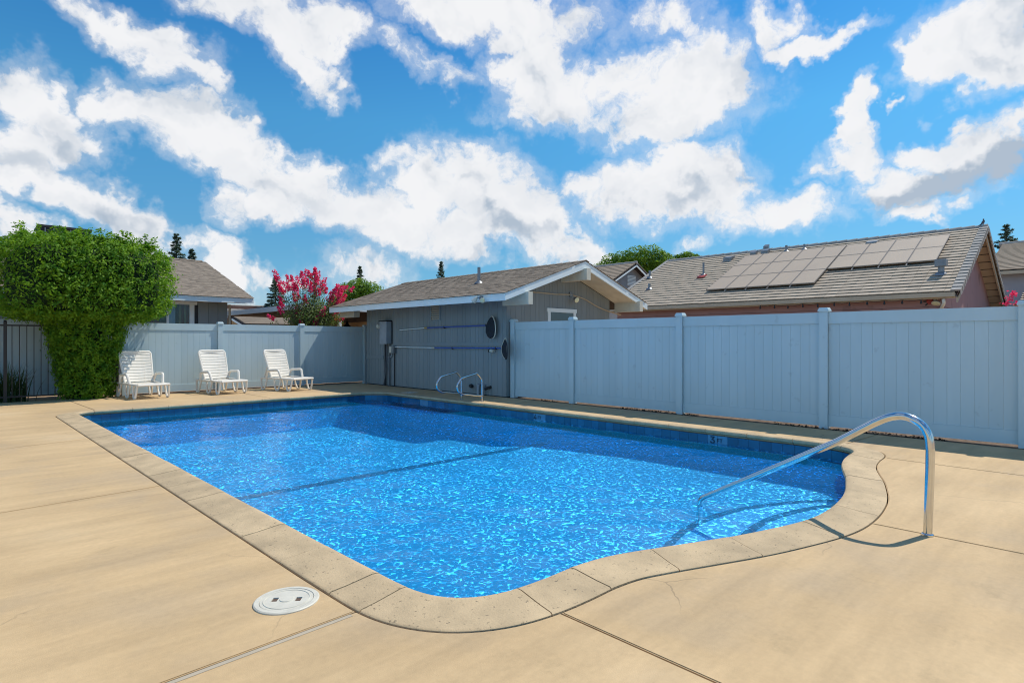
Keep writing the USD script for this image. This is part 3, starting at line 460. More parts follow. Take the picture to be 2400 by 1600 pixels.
# ================================================================ vinyl fences
def vinyl_fence(name, label, posts, z_top, axis, base=0.03, ph=1.87, cats='fence', boards=True, rail_z=(0.03, 0.2), face=-1):
    """posts: list of (x, y) in order; boards run between them; face: which side of the line the pool lies on."""
    p0 = posts[0]; t = thing(name, label, cats, (p0[0], p0[1], 0))
    for k, (x, y) in enumerate(posts):
        s = 0.0635
        q = part(t, 'post', [box(x - s, x + s, y - s, y + s, -0.06, ph - 0.035)], 'vinyl')
        cp = hexa([(x - s - .012, y - s - .012, ph - .034), (x + s + .012, y - s - .012, ph - .034), (x + s + .012, y + s + .012, ph - .034), (x - s - .012, y + s + .012, ph - .034)],
                  [(x - s + .004, y - s + .004, ph + .004), (x + s - .004, y - s + .004, ph + .004), (x + s - .004, y + s - .004, ph + .004), (x - s + .004, y + s - .004, ph + .004)])
        cb = box(x - s - .014, x + s + .014, y - s - .014, y + s + .014, ph - .058, ph - .0345)
        part(q, 'cap', [cp, cb], 'vinyl')
    for a, b in zip(posts[:-1], posts[1:]):
        a, b = V(*a, 0), V(*b, 0); d = b - a; L = np.linalg.norm(d); d /= L; o = V(d[1], -d[0], 0)
        a2, b2 = a + d * 0.064, b - d * 0.064; Lc = np.linalg.norm(b2 - a2); c = (a2 + b2) / 2
        part(t, 'top_rail', obox(c + V(0, 0, z_top - 0.088), d * Lc / 2, o * 0.0225, V(0, 0, 0.088)), 'vinyl')
        part(t, 'bottom_rail', obox(c + V(0, 0, base + 0.088), d * Lc / 2, o * 0.0225, V(0, 0, 0.088)), 'vinyl')
        nb = max(1, int(round(Lc / 0.152))); w = Lc / nb
        for k in range(nb):
            e = a2 + d * (k + 0.5) * w; h0, h1 = base + 0.177, z_top - 0.177
            z = (h0 + h1) / 2; hh = (h1 - h0) / 2
            # a board with small chamfers at both long edges: the groove between neighbours
            prof = [(-w / 2 + .0006, 0.006), (-w / 2 + .003, 0.0082), (w / 2 - .003, 0.0082), (w / 2 - .0006, 0.006), (w / 2 - .0008, -0.005), (w / 2 - .006, -0.011), (-w / 2 + .006, -0.011), (-w / 2 + .0008, -0.005)]
            v = np.array([e + d * u + o * q + V(0, 0, zz_) for zz_ in (h0, h1) for u, q in prof]); m = 8
            f = [[i_, (i_ + 1) % m, m + (i_ + 1) % m] for i_ in range(m)] + [[i_, m + (i_ + 1) % m, m + i_] for i_ in range(m)] + [[m, m + i_ + 1, m + i_ + 2] for i_ in range(m - 2)] + [[0, i_ + 2, i_ + 1] for i_ in range(m - 2)]
            part(t, 'board', (v, np.array(f)), 'vinyl')
    return t
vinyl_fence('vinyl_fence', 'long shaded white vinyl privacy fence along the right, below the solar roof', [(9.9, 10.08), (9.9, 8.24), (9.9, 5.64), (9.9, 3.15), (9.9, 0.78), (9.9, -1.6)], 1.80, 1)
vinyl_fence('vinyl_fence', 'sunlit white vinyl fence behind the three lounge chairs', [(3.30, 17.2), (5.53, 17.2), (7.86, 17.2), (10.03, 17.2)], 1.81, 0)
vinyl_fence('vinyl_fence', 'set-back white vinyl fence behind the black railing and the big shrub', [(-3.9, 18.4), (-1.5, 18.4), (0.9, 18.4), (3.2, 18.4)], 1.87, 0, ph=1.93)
struct('dirt_strip', cat([extrude(Polygon([(9.70, -1.5), (10.4, -1.5), (10.4, 10.1), (9.70, 10.1)]), -0.058, -0.008), extrude(Polygon([(3.2, 16.9), (9.7, 16.92), (9.7, 17.5), (3.2, 17.5)]), -0.058, -0.006)]), 'soil')

# ================================================================ paints and roof materials
P('grey_siding', c=(0.245, 0.275, 0.275), c2=(0.215, 0.245, 0.245), scale=1.5, rough=0.7, bump=0.25, bscale=60, stretch=(1, 1, 0.15), vary=0.06)
P('siding_backing', c=(0.05, 0.055, 0.06), rough=0.9)  # dark grey backing wall that shows in the gaps between boards
P('white_paint', c=(0.76, 0.82, 0.80), c2=(0.71, 0.77, 0.755), scale=2.0, rough=0.55)
P('cream_paint', c=(0.66, 0.62, 0.50), rough=0.6)
P('shingle', c=(0.40, 0.315, 0.23), c2=(0.27, 0.21, 0.155), scale=6.0, rough=0.9, bump=0.6, bscale=150, island=0.22)
P('shingle_dark', c=(0.07, 0.06, 0.055), rough=0.9)
P('concrete_tile', c=(0.50, 0.405, 0.30), c2=(0.42, 0.34, 0.25), scale=4.0, rough=0.85, bump=0.3, bscale=90, vary=0.10, island=0.08)
P('tile_cap', c=(0.36, 0.335, 0.30), c2=(0.30, 0.28, 0.25), scale=5.0, rough=0.85, bump=0.3, vary=0.10, island=0.06)
P('red_tile', c=(0.30, 0.165, 0.11), c2=(0.22, 0.12, 0.085), scale=5.0, rough=0.85, island=0.15)
P('tan_tile', c=(0.40, 0.31, 0.22), c2=(0.33, 0.25, 0.175), scale=5.0, rough=0.85, island=0.10)
P('under_tile', c=(0.035, 0.03, 0.03), rough=0.9)
P('stucco', c=(0.40, 0.24, 0.225), c2=(0.35, 0.205, 0.195), scale=0.9, rough=0.9, bump=0.4, bscale=70, spots=(1.4, 0.60, (0.20, 0.125, 0.12)), spotw=0.5, stretch=(1, 1, 0.25))
P('tan_trim', c=(0.46, 0.38, 0.27), c2=(0.40, 0.33, 0.23), rough=0.7)
P('panel', c=(0.46, 0.36, 0.255), c2=(0.43, 0.335, 0.24), scale=0.8, rough=0.55, spec=0.3)
P('panel_frame', c=(0.30, 0.245, 0.19), rough=0.5)
P('conduit_grey', c=(0.10, 0.11, 0.12), rough=0.5)
P('galvanised', c=(0.26, 0.27, 0.28), c2=(0.20, 0.21, 0.22), scale=8, rough=0.45, metal=0.7)
P('steel', c=(0.72, 0.72, 0.71), c2=(0.66, 0.66, 0.65), scale=20, rough=0.13, metal=1.0)
P('resin', c=(0.80, 0.74, 0.64), c2=(0.74, 0.68, 0.575), scale=4, rough=0.45, spec=0.45)
P('white_plastic', c=(0.62, 0.575, 0.465), c2=(0.53, 0.49, 0.395), scale=14, rough=0.5, bump=0.1)
P('black_plastic', c=(0.02, 0.02, 0.022), rough=0.5)
P('net', c=(0.012, 0.016, 0.022), c2=(0.02, 0.025, 0.03), scale=60, rough=0.85)
P('blue_pole', c=(0.04, 0.10, 0.42), rough=0.3, coat=0.5)
P('aluminium', c=(0.66, 0.68, 0.70), rough=0.3, metal=0.8)
P('brass_collar', c=(0.55, 0.36, 0.12), rough=0.5)
P('box_paint', c=(0.33, 0.36, 0.38), rough=0.5)
P('lamp_glass', c=(0.70, 0.66, 0.40), rough=0.15, spec=0.7)
P('window_dark', c=(0.065, 0.065, 0.075), rough=0.08, spec=0.8)
P('curtain_red', c=(0.26, 0.07, 0.05), rough=0.9); P('curtain_gold', c=(0.40, 0.29, 0.17), rough=0.9); P('curtain_pale', c=(0.50, 0.58, 0.64), rough=0.9); P('curtain_brown', c=(0.12, 0.08, 0.07), rough=0.9)
P('tan_wall', c=(0.55, 0.34, 0.17), c2=(0.50, 0.31, 0.155), rough=0.85)
P('brown_trim', c=(0.13, 0.085, 0.06), rough=0.8)
P('grey_stucco', c=(0.34, 0.335, 0.36), c2=(0.31, 0.305, 0.33), rough=0.9)
P('pale_wall', c=(0.26, 0.27, 0.28), rough=0.85)
P('ac_dark', c=(0.03, 0.03, 0.032), rough=0.6)
P('red_flash', c=(0.42, 0.06, 0.05), rough=0.6)
P('pigeon', c=(0.11, 0.115, 0.13), c2=(0.06, 0.065, 0.075), scale=12, rough=0.8)

# ================================================================ pool shed
WX, WY, WX2, WY2 = 9.75, 10.18, 13.86, 16.6
EX, EZ, RX, SL = 8.96, 2.436, 11.80, 0.340         # eave edge, its top, ridge line, slope
GY, GY2 = 9.40, 17.55                               # barge planes
rz = lambda x: EZ + SL * (min(x, 2 * RX - x) - EX)
shed = thing('pool_shed', 'grey board-sided pool shed with white fascia and brown shingle roof', 'shed', (11.8, 13.4, 0))
part(shed, 'wall', [box(WX, WX2, WY, WY2, -0.06, 2.30), arr(trimesh.convex.convex_hull(np.array([(x, y, z) for y in (WY, WY2) for x, z in ((WX, 2.29), (WX, rz(WX) - .2), (RX, rz(RX) - .2), (WX2, rz(WX2) - .2), (WX2, 2.29))])))], 'siding_backing')
y = WY
k = 0
while y < WY2 - 0.05:
    w = 0.195 if k % 3 else 0.12
    y1 = min(y + w, WY2)
    part(shed, 'board', box(WX - 0.013, WX - 0.001, y + 0.003, y1 - 0.003, 0.015, 2.47), 'grey_siding'); y = y1; k += 1
x = WX - 0.012; k = 0
while x < WX2 - 0.03:
    x1 = min(x + (0.195 if k % 3 else 0.12), WX2); a, b = x + 0.003, x1 - 0.003
    ta, tb = rz(max(a, EX)) - .185, rz(b) - .185
    y0, y1_ = WY - 0.013, WY - 0.001
    part(shed, 'board', hexa([(a, y0, 0.015), (b, y0, 0.015), (b, y1_, 0.015), (a, y1_, 0.015)], [(a, y0, ta), (b, y0, tb), (b, y1_, tb), (a, y1_, ta)]), 'grey_siding'); x = x1; k += 1
part(shed, 'belly_band', box(WX - 0.028, WX - 0.0135, WY, 14.98, 1.225, 1.315), 'grey_siding')
part(shed, 'belly_band', box(WX - 0.028, WX - 0.0135, 15.62, WY2, 0.80, 0.90), 'grey_siding')
# roof deck, shingles, fascia, barge boards, beams
nrm_l = V(-SL, 0, 1) / math.hypot(SL, 1); dn_l = V(-1, 0, -SL) / math.hypot(SL, 1)
roof = part(shed, 'roof', [hexa([(EX + .02, GY + .03, EZ - .14), (RX, GY + .03, rz(RX) - .14), (RX, GY2 - .03, rz(RX) - .14), (EX + .02, GY2 - .03, EZ - .14)], [(EX + .02, GY + .03, EZ - .02), (RX, GY + .03, rz(RX) - .02), (RX, GY2 - .03, rz(RX) - .02), (EX + .02, GY2 - .03, EZ - .02)]),
                           hexa([(RX, GY + .03, rz(RX) - .14), (2 * RX - EX, GY + .03, EZ - .14), (2 * RX - EX, GY2 - .03, EZ - .14), (RX, GY2 - .03, rz(RX) - .14)], [(RX, GY + .03, rz(RX) - .02), (2 * RX - EX, GY + .03, EZ - .02), (2 * RX - EX, GY2 - .03, EZ - .02), (RX, GY2 - .03, rz(RX) - .02)])], 'shingle_dark')
def shingles(P0, down, along, nrm, nrows, L, length, tilt=0.02, w=0.30, th=0.011, seed=1, jit=0.35):
    """Courses of overlapping shingles. P0: top end of the ridge side, down: unit vector down the slope, along: unit vector along the ridge, L: slope length."""
    r = np.random.default_rng(seed); ms = []; e = L / nrows
    for i_ in range(nrows):
        s0 = L - (i_ + 1) * e; u = -r.uniform(0, w) ; jd = 0
        while u < length:
            ww = w * r.uniform(1 - jit, 1 + jit); a, b = max(u, 0) + .002, min(u + ww, length) - .002; u += ww
            if b - a < .03: continue
            s1 = L - i_ * e + r.uniform(-.006, .006); sh = s0 - 0.02
            q = lambda s, t_, h: P0 + down * s + along * t_ + nrm * h
            lift = r.uniform(0.013, 0.021)
            lo = [q(s1, a, lift - th), q(s1, b, lift - th), q(sh, b, 0.0), q(sh, a, 0.0)]; hi = [q(s1, a, lift), q(s1, b, lift), q(sh, b, .004), q(sh, a, .004)]
            ms.append(hexa(lo, hi))
    return cat(ms)
LS = (RX - EX) * math.hypot(1, SL) + .03
part(roof, 'shingles', shingles(V(RX, GY - .02, rz(RX) - .012), dn_l, V(0, 1, 0), nrm_l, 22, LS, GY2 - GY + .04, seed=2), 'shingle', kind='stuff')
dn_r = V(1, 0, -SL) / math.hypot(SL, 1); nrm_r = V(SL, 0, 1) / math.hypot(SL, 1)
part(roof, 'shingles', shingles(V(RX, GY2 + .02, rz(RX) - .012), dn_r, V(0, -1, 0), nrm_r, 22, LS, GY2 - GY + .04, seed=3, w=.6), 'shingle', kind='stuff')
caps = []
for i_ in range(30):
    y0 = GY - .02 + i_ * .272
    for sgn, nn in ((-1, nrm_l), (1, nrm_r)):
        d = V(sgn, 0, -SL) / math.hypot(1, SL)
        lo = [V(RX, y0, rz(RX) + .014), V(RX, y0 + .30, rz(RX) + .006), V(RX, y0 + .30, rz(RX) + .006) + d * .14, V(RX, y0, rz(RX) + .014) + d * .14]
        lo = lo if sgn > 0 else [lo[0], lo[3], lo[2], lo[1]]
        lo = lo if sgn < 0 else [lo[0], lo[3], lo[2], lo[1]]
        caps.append(obox(sum(lo) / 4, V(0, .15, -.004), d * .07, nn * .005))
part(roof, 'ridge_shingles', caps, 'shingle', kind='stuff')
part(shed, 'fascia', box(EX, EX + .022, GY + .045, GY2, EZ - .185, EZ - .022), 'white_paint')
for sgn in (-1, 1):
    xe = RX + sgn * (RX - EX); d = 0.022
    for yb in (GY, GY2):
        y0, y1 = yb, yb + .042
        part(shed, 'barge_board', hexa([(xe, y0, EZ - .185), (RX, y0, rz(RX) - .205), (RX, y1, rz(RX) - .205), (xe, y1, EZ - .185)] if sgn < 0 else [(RX, y0, rz(RX) - .205), (xe, y0, EZ - .185), (xe, y1, EZ - .185), (RX, y1, rz(RX) - .205)],
                                       [(xe, y0, EZ - d), (RX, y0, rz(RX) - d), (RX, y1, rz(RX) - d), (xe, y1, EZ - d)] if sgn < 0 else [(RX, y0, rz(RX) - d), (xe, y0, EZ - d), (xe, y1, EZ - d), (RX, y1, rz(RX) - d)]), 'white_paint')
part(shed, 'soffit', hexa([(EX + .03, GY + .05, EZ - .165), (RX, GY + .05, rz(RX) - .165), (RX, WY - .015, rz(RX) - .165), (EX + .03, WY - .015, EZ - .165)], [(EX + .03, GY + .05, EZ - .145), (RX, GY + .05, rz(RX) - .145), (RX, WY - .015, rz(RX) - .145), (EX + .03, WY - .015, EZ - .145)]), 'cream_paint')
part(shed, 'soffit', hexa([(RX, GY + .05, rz(RX) - .165), (2 * RX - EX - .03, GY + .05, EZ - .165), (2 * RX - EX - .03, WY - .015, EZ - .165), (RX, WY - .015, rz(RX) - .165)], [(RX, GY + .05, rz(RX) - .145), (2 * RX - EX - .03, GY + .05, EZ - .145), (2 * RX - EX - .03, WY - .015, EZ - .145), (RX, WY - .015, rz(RX) - .145)]), 'cream_paint')
part(shed, 'roof_beam', box(9.60, 9.745, 9.30, WY - .015, 2.19, 2.48), 'cream_paint')
part(shed, 'roof_beam', box(11.72, 11.88, 9.30, WY - .015, 2.90, 3.19), 'cream_paint')
part(shed, 'roof_beam', box(14.10, 14.25, 9.30, WY - .015, 2.18, 2.47), 'cream_paint')
part(shed, 'roof_beam', box(9.3, 9.5, WY2 + .02, GY2 - .05, 2.10, 2.33), 'cream_paint')
# louvred vent, gable window, roof pipe
vent = part(shed, 'vent', [box(WX - .03, WX - .0135, 12.76, 12.80, 1.90, 2.36), box(WX - .03, WX - .0135, 13.16, 13.20, 1.90, 2.36), box(WX - .03, WX - .0135, 12.80, 13.16, 1.90, 1.925), box(WX - .03, WX - .0135, 12.80, 13.16, 2.335, 2.36), box(WX - .016, WX - .0132, 12.80, 13.16, 1.925, 2.335)], 'grey_siding')
for i_ in range(7):
    z = 1.935 + i_ * .058
    part(vent, 'slat', obox((WX - .026, 12.98, z + .02), (.012, 0, -.014), (0, .178, 0), (.0022, 0, .0019)), 'tan_trim')
win = part(shed, 'window', [box(11.20, 11.30, WY - .035, WY - .014, 1.45, 2.10), box(12.22, 12.32, WY - .035, WY - .014, 1.45, 2.10), box(11.17, 12.35, WY - .04, WY - .014, 2.10, 2.20), box(11.2, 12.32, WY - .04, WY - .014, 1.36, 1.45)], 'white_paint')
part(win, 'pane', box(11.30, 12.22, WY - .024, WY - .0135, 1.45, 2.10), 'window_dark')
part(shed, 'pipe_vent', [lathe([(.14, -.03), (.10, .02), (.045, .06), (.042, .42), (.0, .42)], 14, (10.32, 11.84, rz(10.32) - .0))], 'galvanised', smooth=40)

# ---- things fixed to the shed
mt = thing('electric_meter', 'grey metal electric meter cabinet with round glass dial on the shed wall', 'meter', (9.62, 15.4, 1.26))
part(mt, 'cabinet', [box(9.54, WX - .014, 15.14, 15.52, 1.26, 1.93)], 'box_paint')
part(mt, 'lid', [box(9.52, WX - .014, 15.12, 15.54, 1.931, 1.965), box(9.70, WX - .014, 15.105, 15.1195, 1.26, 1.93)], 'black_plastic')
part(mt, 'dial', xf(lathe([(0, 0), (.085, 0), (.085, .02), (.07, .07), (.06, .10), (0, .105)], 20), np.array([[0, 0, -1.0], [0, 1, 0], [1, 0, 0]]), (9.70, 15.75, 1.80)), 'white_plastic', smooth=40)
part(mt, 'bracket', box(9.68, WX - .014, 15.5201, 15.84, 1.71, 1.90), 'box_paint')
part(mt, 'conduit', tube([(9.68, 15.42, 1.27), (9.68, 15.42, -.03)], .03, 10), 'black_plastic', smooth=40)
part(mt, 'conduit', tube([(9.69, 15.20, 1.27), (9.69, 15.20, -.03)], .022, 10), 'conduit_grey', smooth=40)
part(mt, 'conduit', tube(spline([(9.66, 15.32, 1.27), (9.66, 15.33, .8), (9.66, 15.40, .3), (9.66, 15.5, -.03)], 5), .018, 8), 'conduit_grey', smooth=40)
jb = thing('junction_box', 'small pale weatherproof box with a dark pipe below the lower pole end', 'electric box', (9.68, 15.0, 1.0))
part(jb, 'box', box(9.63, WX - .014, 14.90, 15.12, .98, 1.20), 'galvanised'); part(jb, 'cover', box(9.612, 9.6295, 14.99, 15.11, 1.0, 1.18), 'white_plastic')
part(jb, 'conduit', tube([(9.70, 14.95, .985), (9.70, 14.95, -.03)], .016, 8), 'black_plastic', smooth=40)
part(jb, 'elbow', tube(spline([(9.70, 15.10, .985), (9.70, 15.11, .90), (9.70, 15.22, .86), (9.70, 15.33, .86)], 4), .02, 8), 'box_paint', smooth=40)

def pool_net(label, pole, frame, bag_out, deep):
    t = thing('pool_net', label, 'pool net', pole[0])
    a, m, b = (V(*p) for p in pole)
    part(t, 'inner_pole', tube([a, m], .013, 8), 'white_paint', smooth=40)
    part(t, 'outer_pole', tube([m, b], .016, 8), 'blue_pole', smooth=40)
    part(t, 'collar', tube([m - (b - m) / np.linalg.norm(b - m) * .07, m + (b - m) / np.linalg.norm(b - m) * .05], .024, 10), 'brass_collar' if deep else 'white_plastic', smooth=40)
    for s in (0.3, 0.92):
        h = m + (b - m) * s
        part(t, 'hook', [box(WX - .075, WX - .0285, h[1] - .012, h[1] + .012, h[2] - .035, h[2] - .018), box(WX - .085, WX - .0755, h[1] - .012, h[1] + .012, h[2] - .035, h[2] + .03)], 'black_plastic')
    fr = spline(frame, 5, closed=True); fr3 = np.vstack([fr, fr[:1]])
    part(t, 'frame', tube(fr3, .013, 8, cap=False), 'white_plastic', smooth=40)
    # bag: a sagging mesh pocket closed over the frame, bulging away from the wall
    c = fr.mean(0); drop = V(*bag_out); rings = [fr + V(.012, 0, 0)]
    for k_, (sc, bulge) in enumerate(((1.0, .0), (.93, .5), (.74, .85), (.42, 1.0))):
        rr = c + (fr - c) * sc + drop * bulge + V(-.004, 0, 0)
        rr = rr + (meshkit.fbm(rr * 14, 2)[:, None] - .5) * V(.03, .02, .02) * (bulge > 0)
        rings.append(rr)
    n = len(fr); v = np.vstack(rings + [[c + drop * 1.05 + V(-.004, 0, 0)]]); nb_ = len(rings)
    f = [[k * n + i_, k * n + (i_ + 1) % n, (k + 1) * n + (i_ + 1) % n] for k in range(nb_ - 1) for i_ in range(n)] + [[k * n + i_, (k + 1) * n + (i_ + 1) % n, (k + 1) * n + i_] for k in range(nb_ - 1) for i_ in range(n)] + [[(nb_ - 1) * n + i_, (nb_ - 1) * n + (i_ + 1) % n, nb_ * n] for i_ in range(n)]
    part(t, 'bag', (v, np.array(f)), 'net', smooth=True)
    return t
pool_net('upper leaf skimmer net on a blue pole with yellow collar, hung on the shed wall', [(9.685, 14.65, 1.67), (9.685, 13.34, 1.715), (9.685, 10.62, 1.74)],
         [(9.64, 10.58, 1.95), (9.62, 10.46, 1.83), (9.61, 10.42, 1.68), (9.62, 10.45, 1.50), (9.65, 10.58, 1.42), (9.69, 10.74, 1.56), (9.69, 10.74, 1.76)], (-.06, .10, -.05), True)
pool_net('lower leaf skimmer net on a blue pole, its bag overlapping the fence post', [(9.685, 14.92, 1.17), (9.685, 13.0, 1.165), (9.685, 10.27, 1.18)],
         [(9.60, 10.06, 1.42), (9.66, 10.22, 1.28), (9.68, 10.28, 1.17), (9.66, 10.22, 1.02), (9.60, 10.07, .94), (9.56, 9.98, 1.05), (9.57, 9.99, 1.28)], (-.07, -.14, -.10), False)
fx = thing('wall_fixture', 'small black and white cylinder fixed to the shed wall under the lower pole', 'wall fixture', (9.68, 10.64, 1.12))
part(fx, 'body', tube([(9.66, 10.66, 1.11), (9.66, 10.54, 1.11)], .04, 12), 'white_plastic', smooth=40); part(fx, 'cap', tube([(9.66, 10.70, 1.11), (9.66, 10.661, 1.11)], .042, 12), 'black_plastic', smooth=40); part(fx, 'stem', tube([(9.66, 10.6, 1.14), (WX - .014, 10.6, 1.14)], .012, 8), 'black_plastic')
pp = thing('drain_pipe', 'low pair of grey pipe stubs with black elbow at the foot of the shed wall', 'pipe', (9.66, 11.1, 0))
for yy in (11.10, 10.93): part(pp, 'pipe', tube(spline([(9.735, yy, .26), (9.66, yy, .25), (9.65, yy, .20), (9.65, yy, -.03)], 4), .035, 10), 'box_paint', smooth=40)
part(pp, 'elbow', tube(spline([(9.735, 11.45, .22), (9.66, 11.42, .21), (9.65, 11.33, .2)], 4), .04, 10), 'black_plastic', smooth=40); part(pp, 'elbow', tube(spline([(9.735, 10.72, .22), (9.66, 10.75, .2), (9.65, 10.83, .17)], 4), .035, 10), 'black_plastic', smooth=40)
def lamp_head(c, d, r=.06):
    d = V(*d) / np.linalg.norm(d); c = V(*c)
    return tube([c - d * .13, c - d * .10, c - d * .03, c, c + d * .008], [.02, .035, r * .9, r, r], 14), tube([c + d * .001, c + d * .016, c + d * .024], [r * .93, r * .8, r * .3], 14)
fl = thing('floodlight', 'white twin floodlight on the eave fascia over the pool', 'floodlight', (8.9, 10.17, 2.33))
part(fl, 'base', tube([(8.955, 10.17, 2.34), (8.91, 10.17, 2.34)], .05, 14), 'galvanised', smooth=40)
for c, d in (((8.84, 10.33, 2.26), (-.35, .5, -.75)), ((8.82, 10.0, 2.275), (-.5, -.75, -.25))):
    hd, gl = lamp_head(c, d); h = part(fl, 'lamp_head', hd, 'white_plastic', smooth=40); part(h, 'lens', gl, 'lamp_glass', smooth=40)
    part(fl, 'arm', tube([(8.92, 10.17, 2.34), tuple(V(*c) - V(*d) / np.linalg.norm(d) * .12)], .012, 8), 'galvanised')
fl = thing('floodlight', 'single round floodlight on the gable wall over the window', 'floodlight', (12.1, 10.12, 2.5))
part(fl, 'base', box(12.05, 12.17, WY - .05, WY - .014, 2.53, 2.65), 'galvanised')
hd, gl = lamp_head((12.15, 9.98, 2.44), (-.15, -.8, -.35), .085); h = part(fl, 'lamp_head', hd, 'galvanised', smooth=40); part(h, 'lens', gl, 'lamp_glass', smooth=40)
cb = thing('wall_cable', 'tan cable curving over the gable wall to the floodlight', 'cable', (12.1, 10.14, 2.5))
part(cb, 'cable', tube(spline([(9.76, 10.15, 2.53), (10.70, 10.145, 2.575), (11.45, 10.145, 2.57), (12.10, 10.145, 2.585), (12.68, 10.145, 2.50), (13.25, 10.145, 2.32), (13.85, 10.145, 2.19), (14.38, 10.14, 2.115)], 6), .017, 8), 'tan_trim', smooth=40)

# ================================================================ solar house
sol = thing('stucco_house', 'mauve stucco house with striped concrete tile roof and roof panels behind the long fence', 'house', (26, 9, 0))
HX, HZ, HRX, HRZ, HY0, HY1 = 21.4, 2.79, 26.9, 5.41, 3.18, 16.05
HS = (HRZ - HZ) / (HRX - HX); HL = math.hypot(HRX - HX, HRZ - HZ)
hd_ = V(-1, 0, -HS) / math.hypot(1, HS); hn = V(-HS, 0, 1) / math.hypot(1, HS); hdr = V(1, 0, -HS) / math.hypot(1, HS); hnr = V(HS, 0, 1) / math.hypot(1, HS)
HX2 = 2 * HRX - HX
gx0, gx1, gy0, gy1 = HX + .45, HX2 - .45, HY0 + .45, HY1 - .45
hz = lambda x: HZ + HS * (min(x, 2 * HRX - x) - HX)
part(sol, 'wall', [box(gx0, gx1, gy0, gy1, -.06, 2.4), arr(trimesh.convex.convex_hull(np.array([(x, y, z) for y in (gy0, gy1) for x, z in ((gx0, 2.39), (gx0, hz(gx0) - .16), (HRX, HRZ - .16), (gx1, hz(gx1) - .16), (gx1, 2.39))])))], 'stucco')
def slab(x0, z0, x1, z1, y0, y1, t0, t1):
    return hexa([(x0, y0, z0 - t0), (x1, y0, z1 - t0), (x1, y1, z1 - t0), (x0, y1, z0 - t0)], [(x0, y0, z0 - t1), (x1, y0, z1 - t1), (x1, y1, z1 - t1), (x0, y1, z0 - t1)])
hroof = part(sol, 'roof', [slab(HX + .02, HZ, HRX, HRZ, HY0 + .05, HY1 - .05, .14, .012), slab(HRX, HRZ, HX2 - .02, HZ, HY0 + .05, HY1 - .05, .14, .012)], 'under_tile')
NR, NCOL = 22, 39
ex, wt = HL / NR, (HY1 - HY0) / NCOL
tiles = []
for r_ in range(NR):
    for c_ in range(NCOL): tiles.append((r_, c_, math.hypot(HX + (NR - r_) * 0 + r_ * .25, HY0 + c_ * wt)))
order = sorted(range(len(tiles)), key=lambda q: tiles[q][2])
rt_ = np.random.default_rng(8); rest = []
O0 = V(HX, HY0, HZ)
def htile(r_, c_):
    s0, s1 = r_ * ex - .03, (r_ + 1) * ex + .03; off = (0.5 * wt if r_ % 2 else 0); a = HY0 + c_ * wt + .003; b = a + wt - .006
    up = -hd_; j = rt_.uniform(-.006, .006)
    q = lambda s, y_, h: O0 + up * s + V(0, y_ - HY0, 0) + hn * h
    return hexa([q(s0, a, .040), q(s1, a, -.02), q(s1, b, -.02), q(s0, b, .040)], [q(s0 + j * 0, a, .070 + j), q(s1, a, .028), q(s1, b, .028), q(s0, b, .070 + j)])
for n_, k in enumerate(order):
    m = htile(*tiles[k][:2])
    if n_ < 300: part(hroof, 'tile', m, 'concrete_tile')
    else: rest.append(m)
part(hroof, 'far_tiles', rest, 'concrete_tile', kind='stuff')
part(hroof, 'back_tiles', [hexa(*[[V(HX2, y_, HZ) + -hdr * s + hnr * (h + dh) for s, y_, h in ((r_ * ex, HY0, .03), (r_ * ex, HY1, .03), ((r_ + 1) * ex + .03, HY1, 0), ((r_ + 1) * ex + .03, HY0, 0))] for dh in (0, .034)]) for r_ in range(NR)], 'concrete_tile', kind='stuff')
for r_ in range(NR):                                   # rake tiles folded over the gable edge
    s0, s1 = r_ * ex - .04, (r_ + 1) * ex + .02
    for base, up, nn in ((O0, -hd_, hn), (V(HX2, HY0, HZ), -hdr, hnr)):
        q = lambda s, y_, h: base + up * s + V(0, y_, 0) + nn * h
        a = [q(s0, -.06, .05), q(s1, -.06, .02), q(s1, .17, .02), q(s0, .17, .05)]; b = [q(s0, -.06, .098), q(s1, -.06, .06), q(s1, .17, .06), q(s0, .17, .098)]
        c = [q(s0, -.075, -.09), q(s1, -.075, -.12), q(s1, -.045, -.12), q(s0, -.045, -.09)]; d = [q(s0, -.075, .094), q(s1, -.075, .056), q(s1, -.0605, .056), q(s0, -.0605, .094)]
        fl_ = (lambda L_: L_) if nn is hn else (lambda L_: [L_[0], L_[3], L_[2], L_[1]])
        part(hroof, 'rake_tile', [hexa(fl_(a), fl_(b)), hexa(fl_(c), fl_(d))], 'tile_cap')
for k in range(34):
    y0 = HY0 - .05 + k * .38
    part(hroof, 'ridge_tile', tube([(HRX, y0, HRZ + .02), (HRX, y0 + .40, HRZ + .008)], [.115, .10], 10), 'tile_cap')
for r_ in range(NR):
    q = V(HX, HY1, HZ) - hd_ * ((r_ + .5) * ex)
    part(hroof, 'rake_tile', obox(q + hn * .06 + V(0, -.02, 0), -hd_ * (ex * .54), V(0, .1, 0), hn * .02), 'tile_cap')
part(sol, 'gutter', [box(HX - .10, HX + .015, HY0 + .06, HY1 - .02, HZ - .135, HZ - .12), box(HX - .11, HX - .10, HY0 + .06, HY1 - .02, HZ - .135, HZ - .0), box(HX + .0155, HX + .03, HY0 + .06, HY1 - .02, HZ - .18, HZ - .02)], 'tan_trim')
part(sol, 'downspout', tube(spline([(HX - .04, 3.52, 2.58), (HX - .03, 3.52, 2.45), (gx0 - .06, 3.68, 2.25), (gx0 - .06, 3.70, 2.0), (gx0 - .06, 3.70, 0)], 5), .045, 8), 'cream_paint', smooth=40)
for i_ in range(11):
    s = .45 + i_ * .55
    q = V(HX2, 0, HZ) - hdr * s
    part(sol, 'soffit_board', obox(V(q[0], (HY0 + gy0) / 2 + .04, q[2]) - hnr * .165, hdr * .24, V(0, .19, 0), hnr * .012), 'tan_trim')
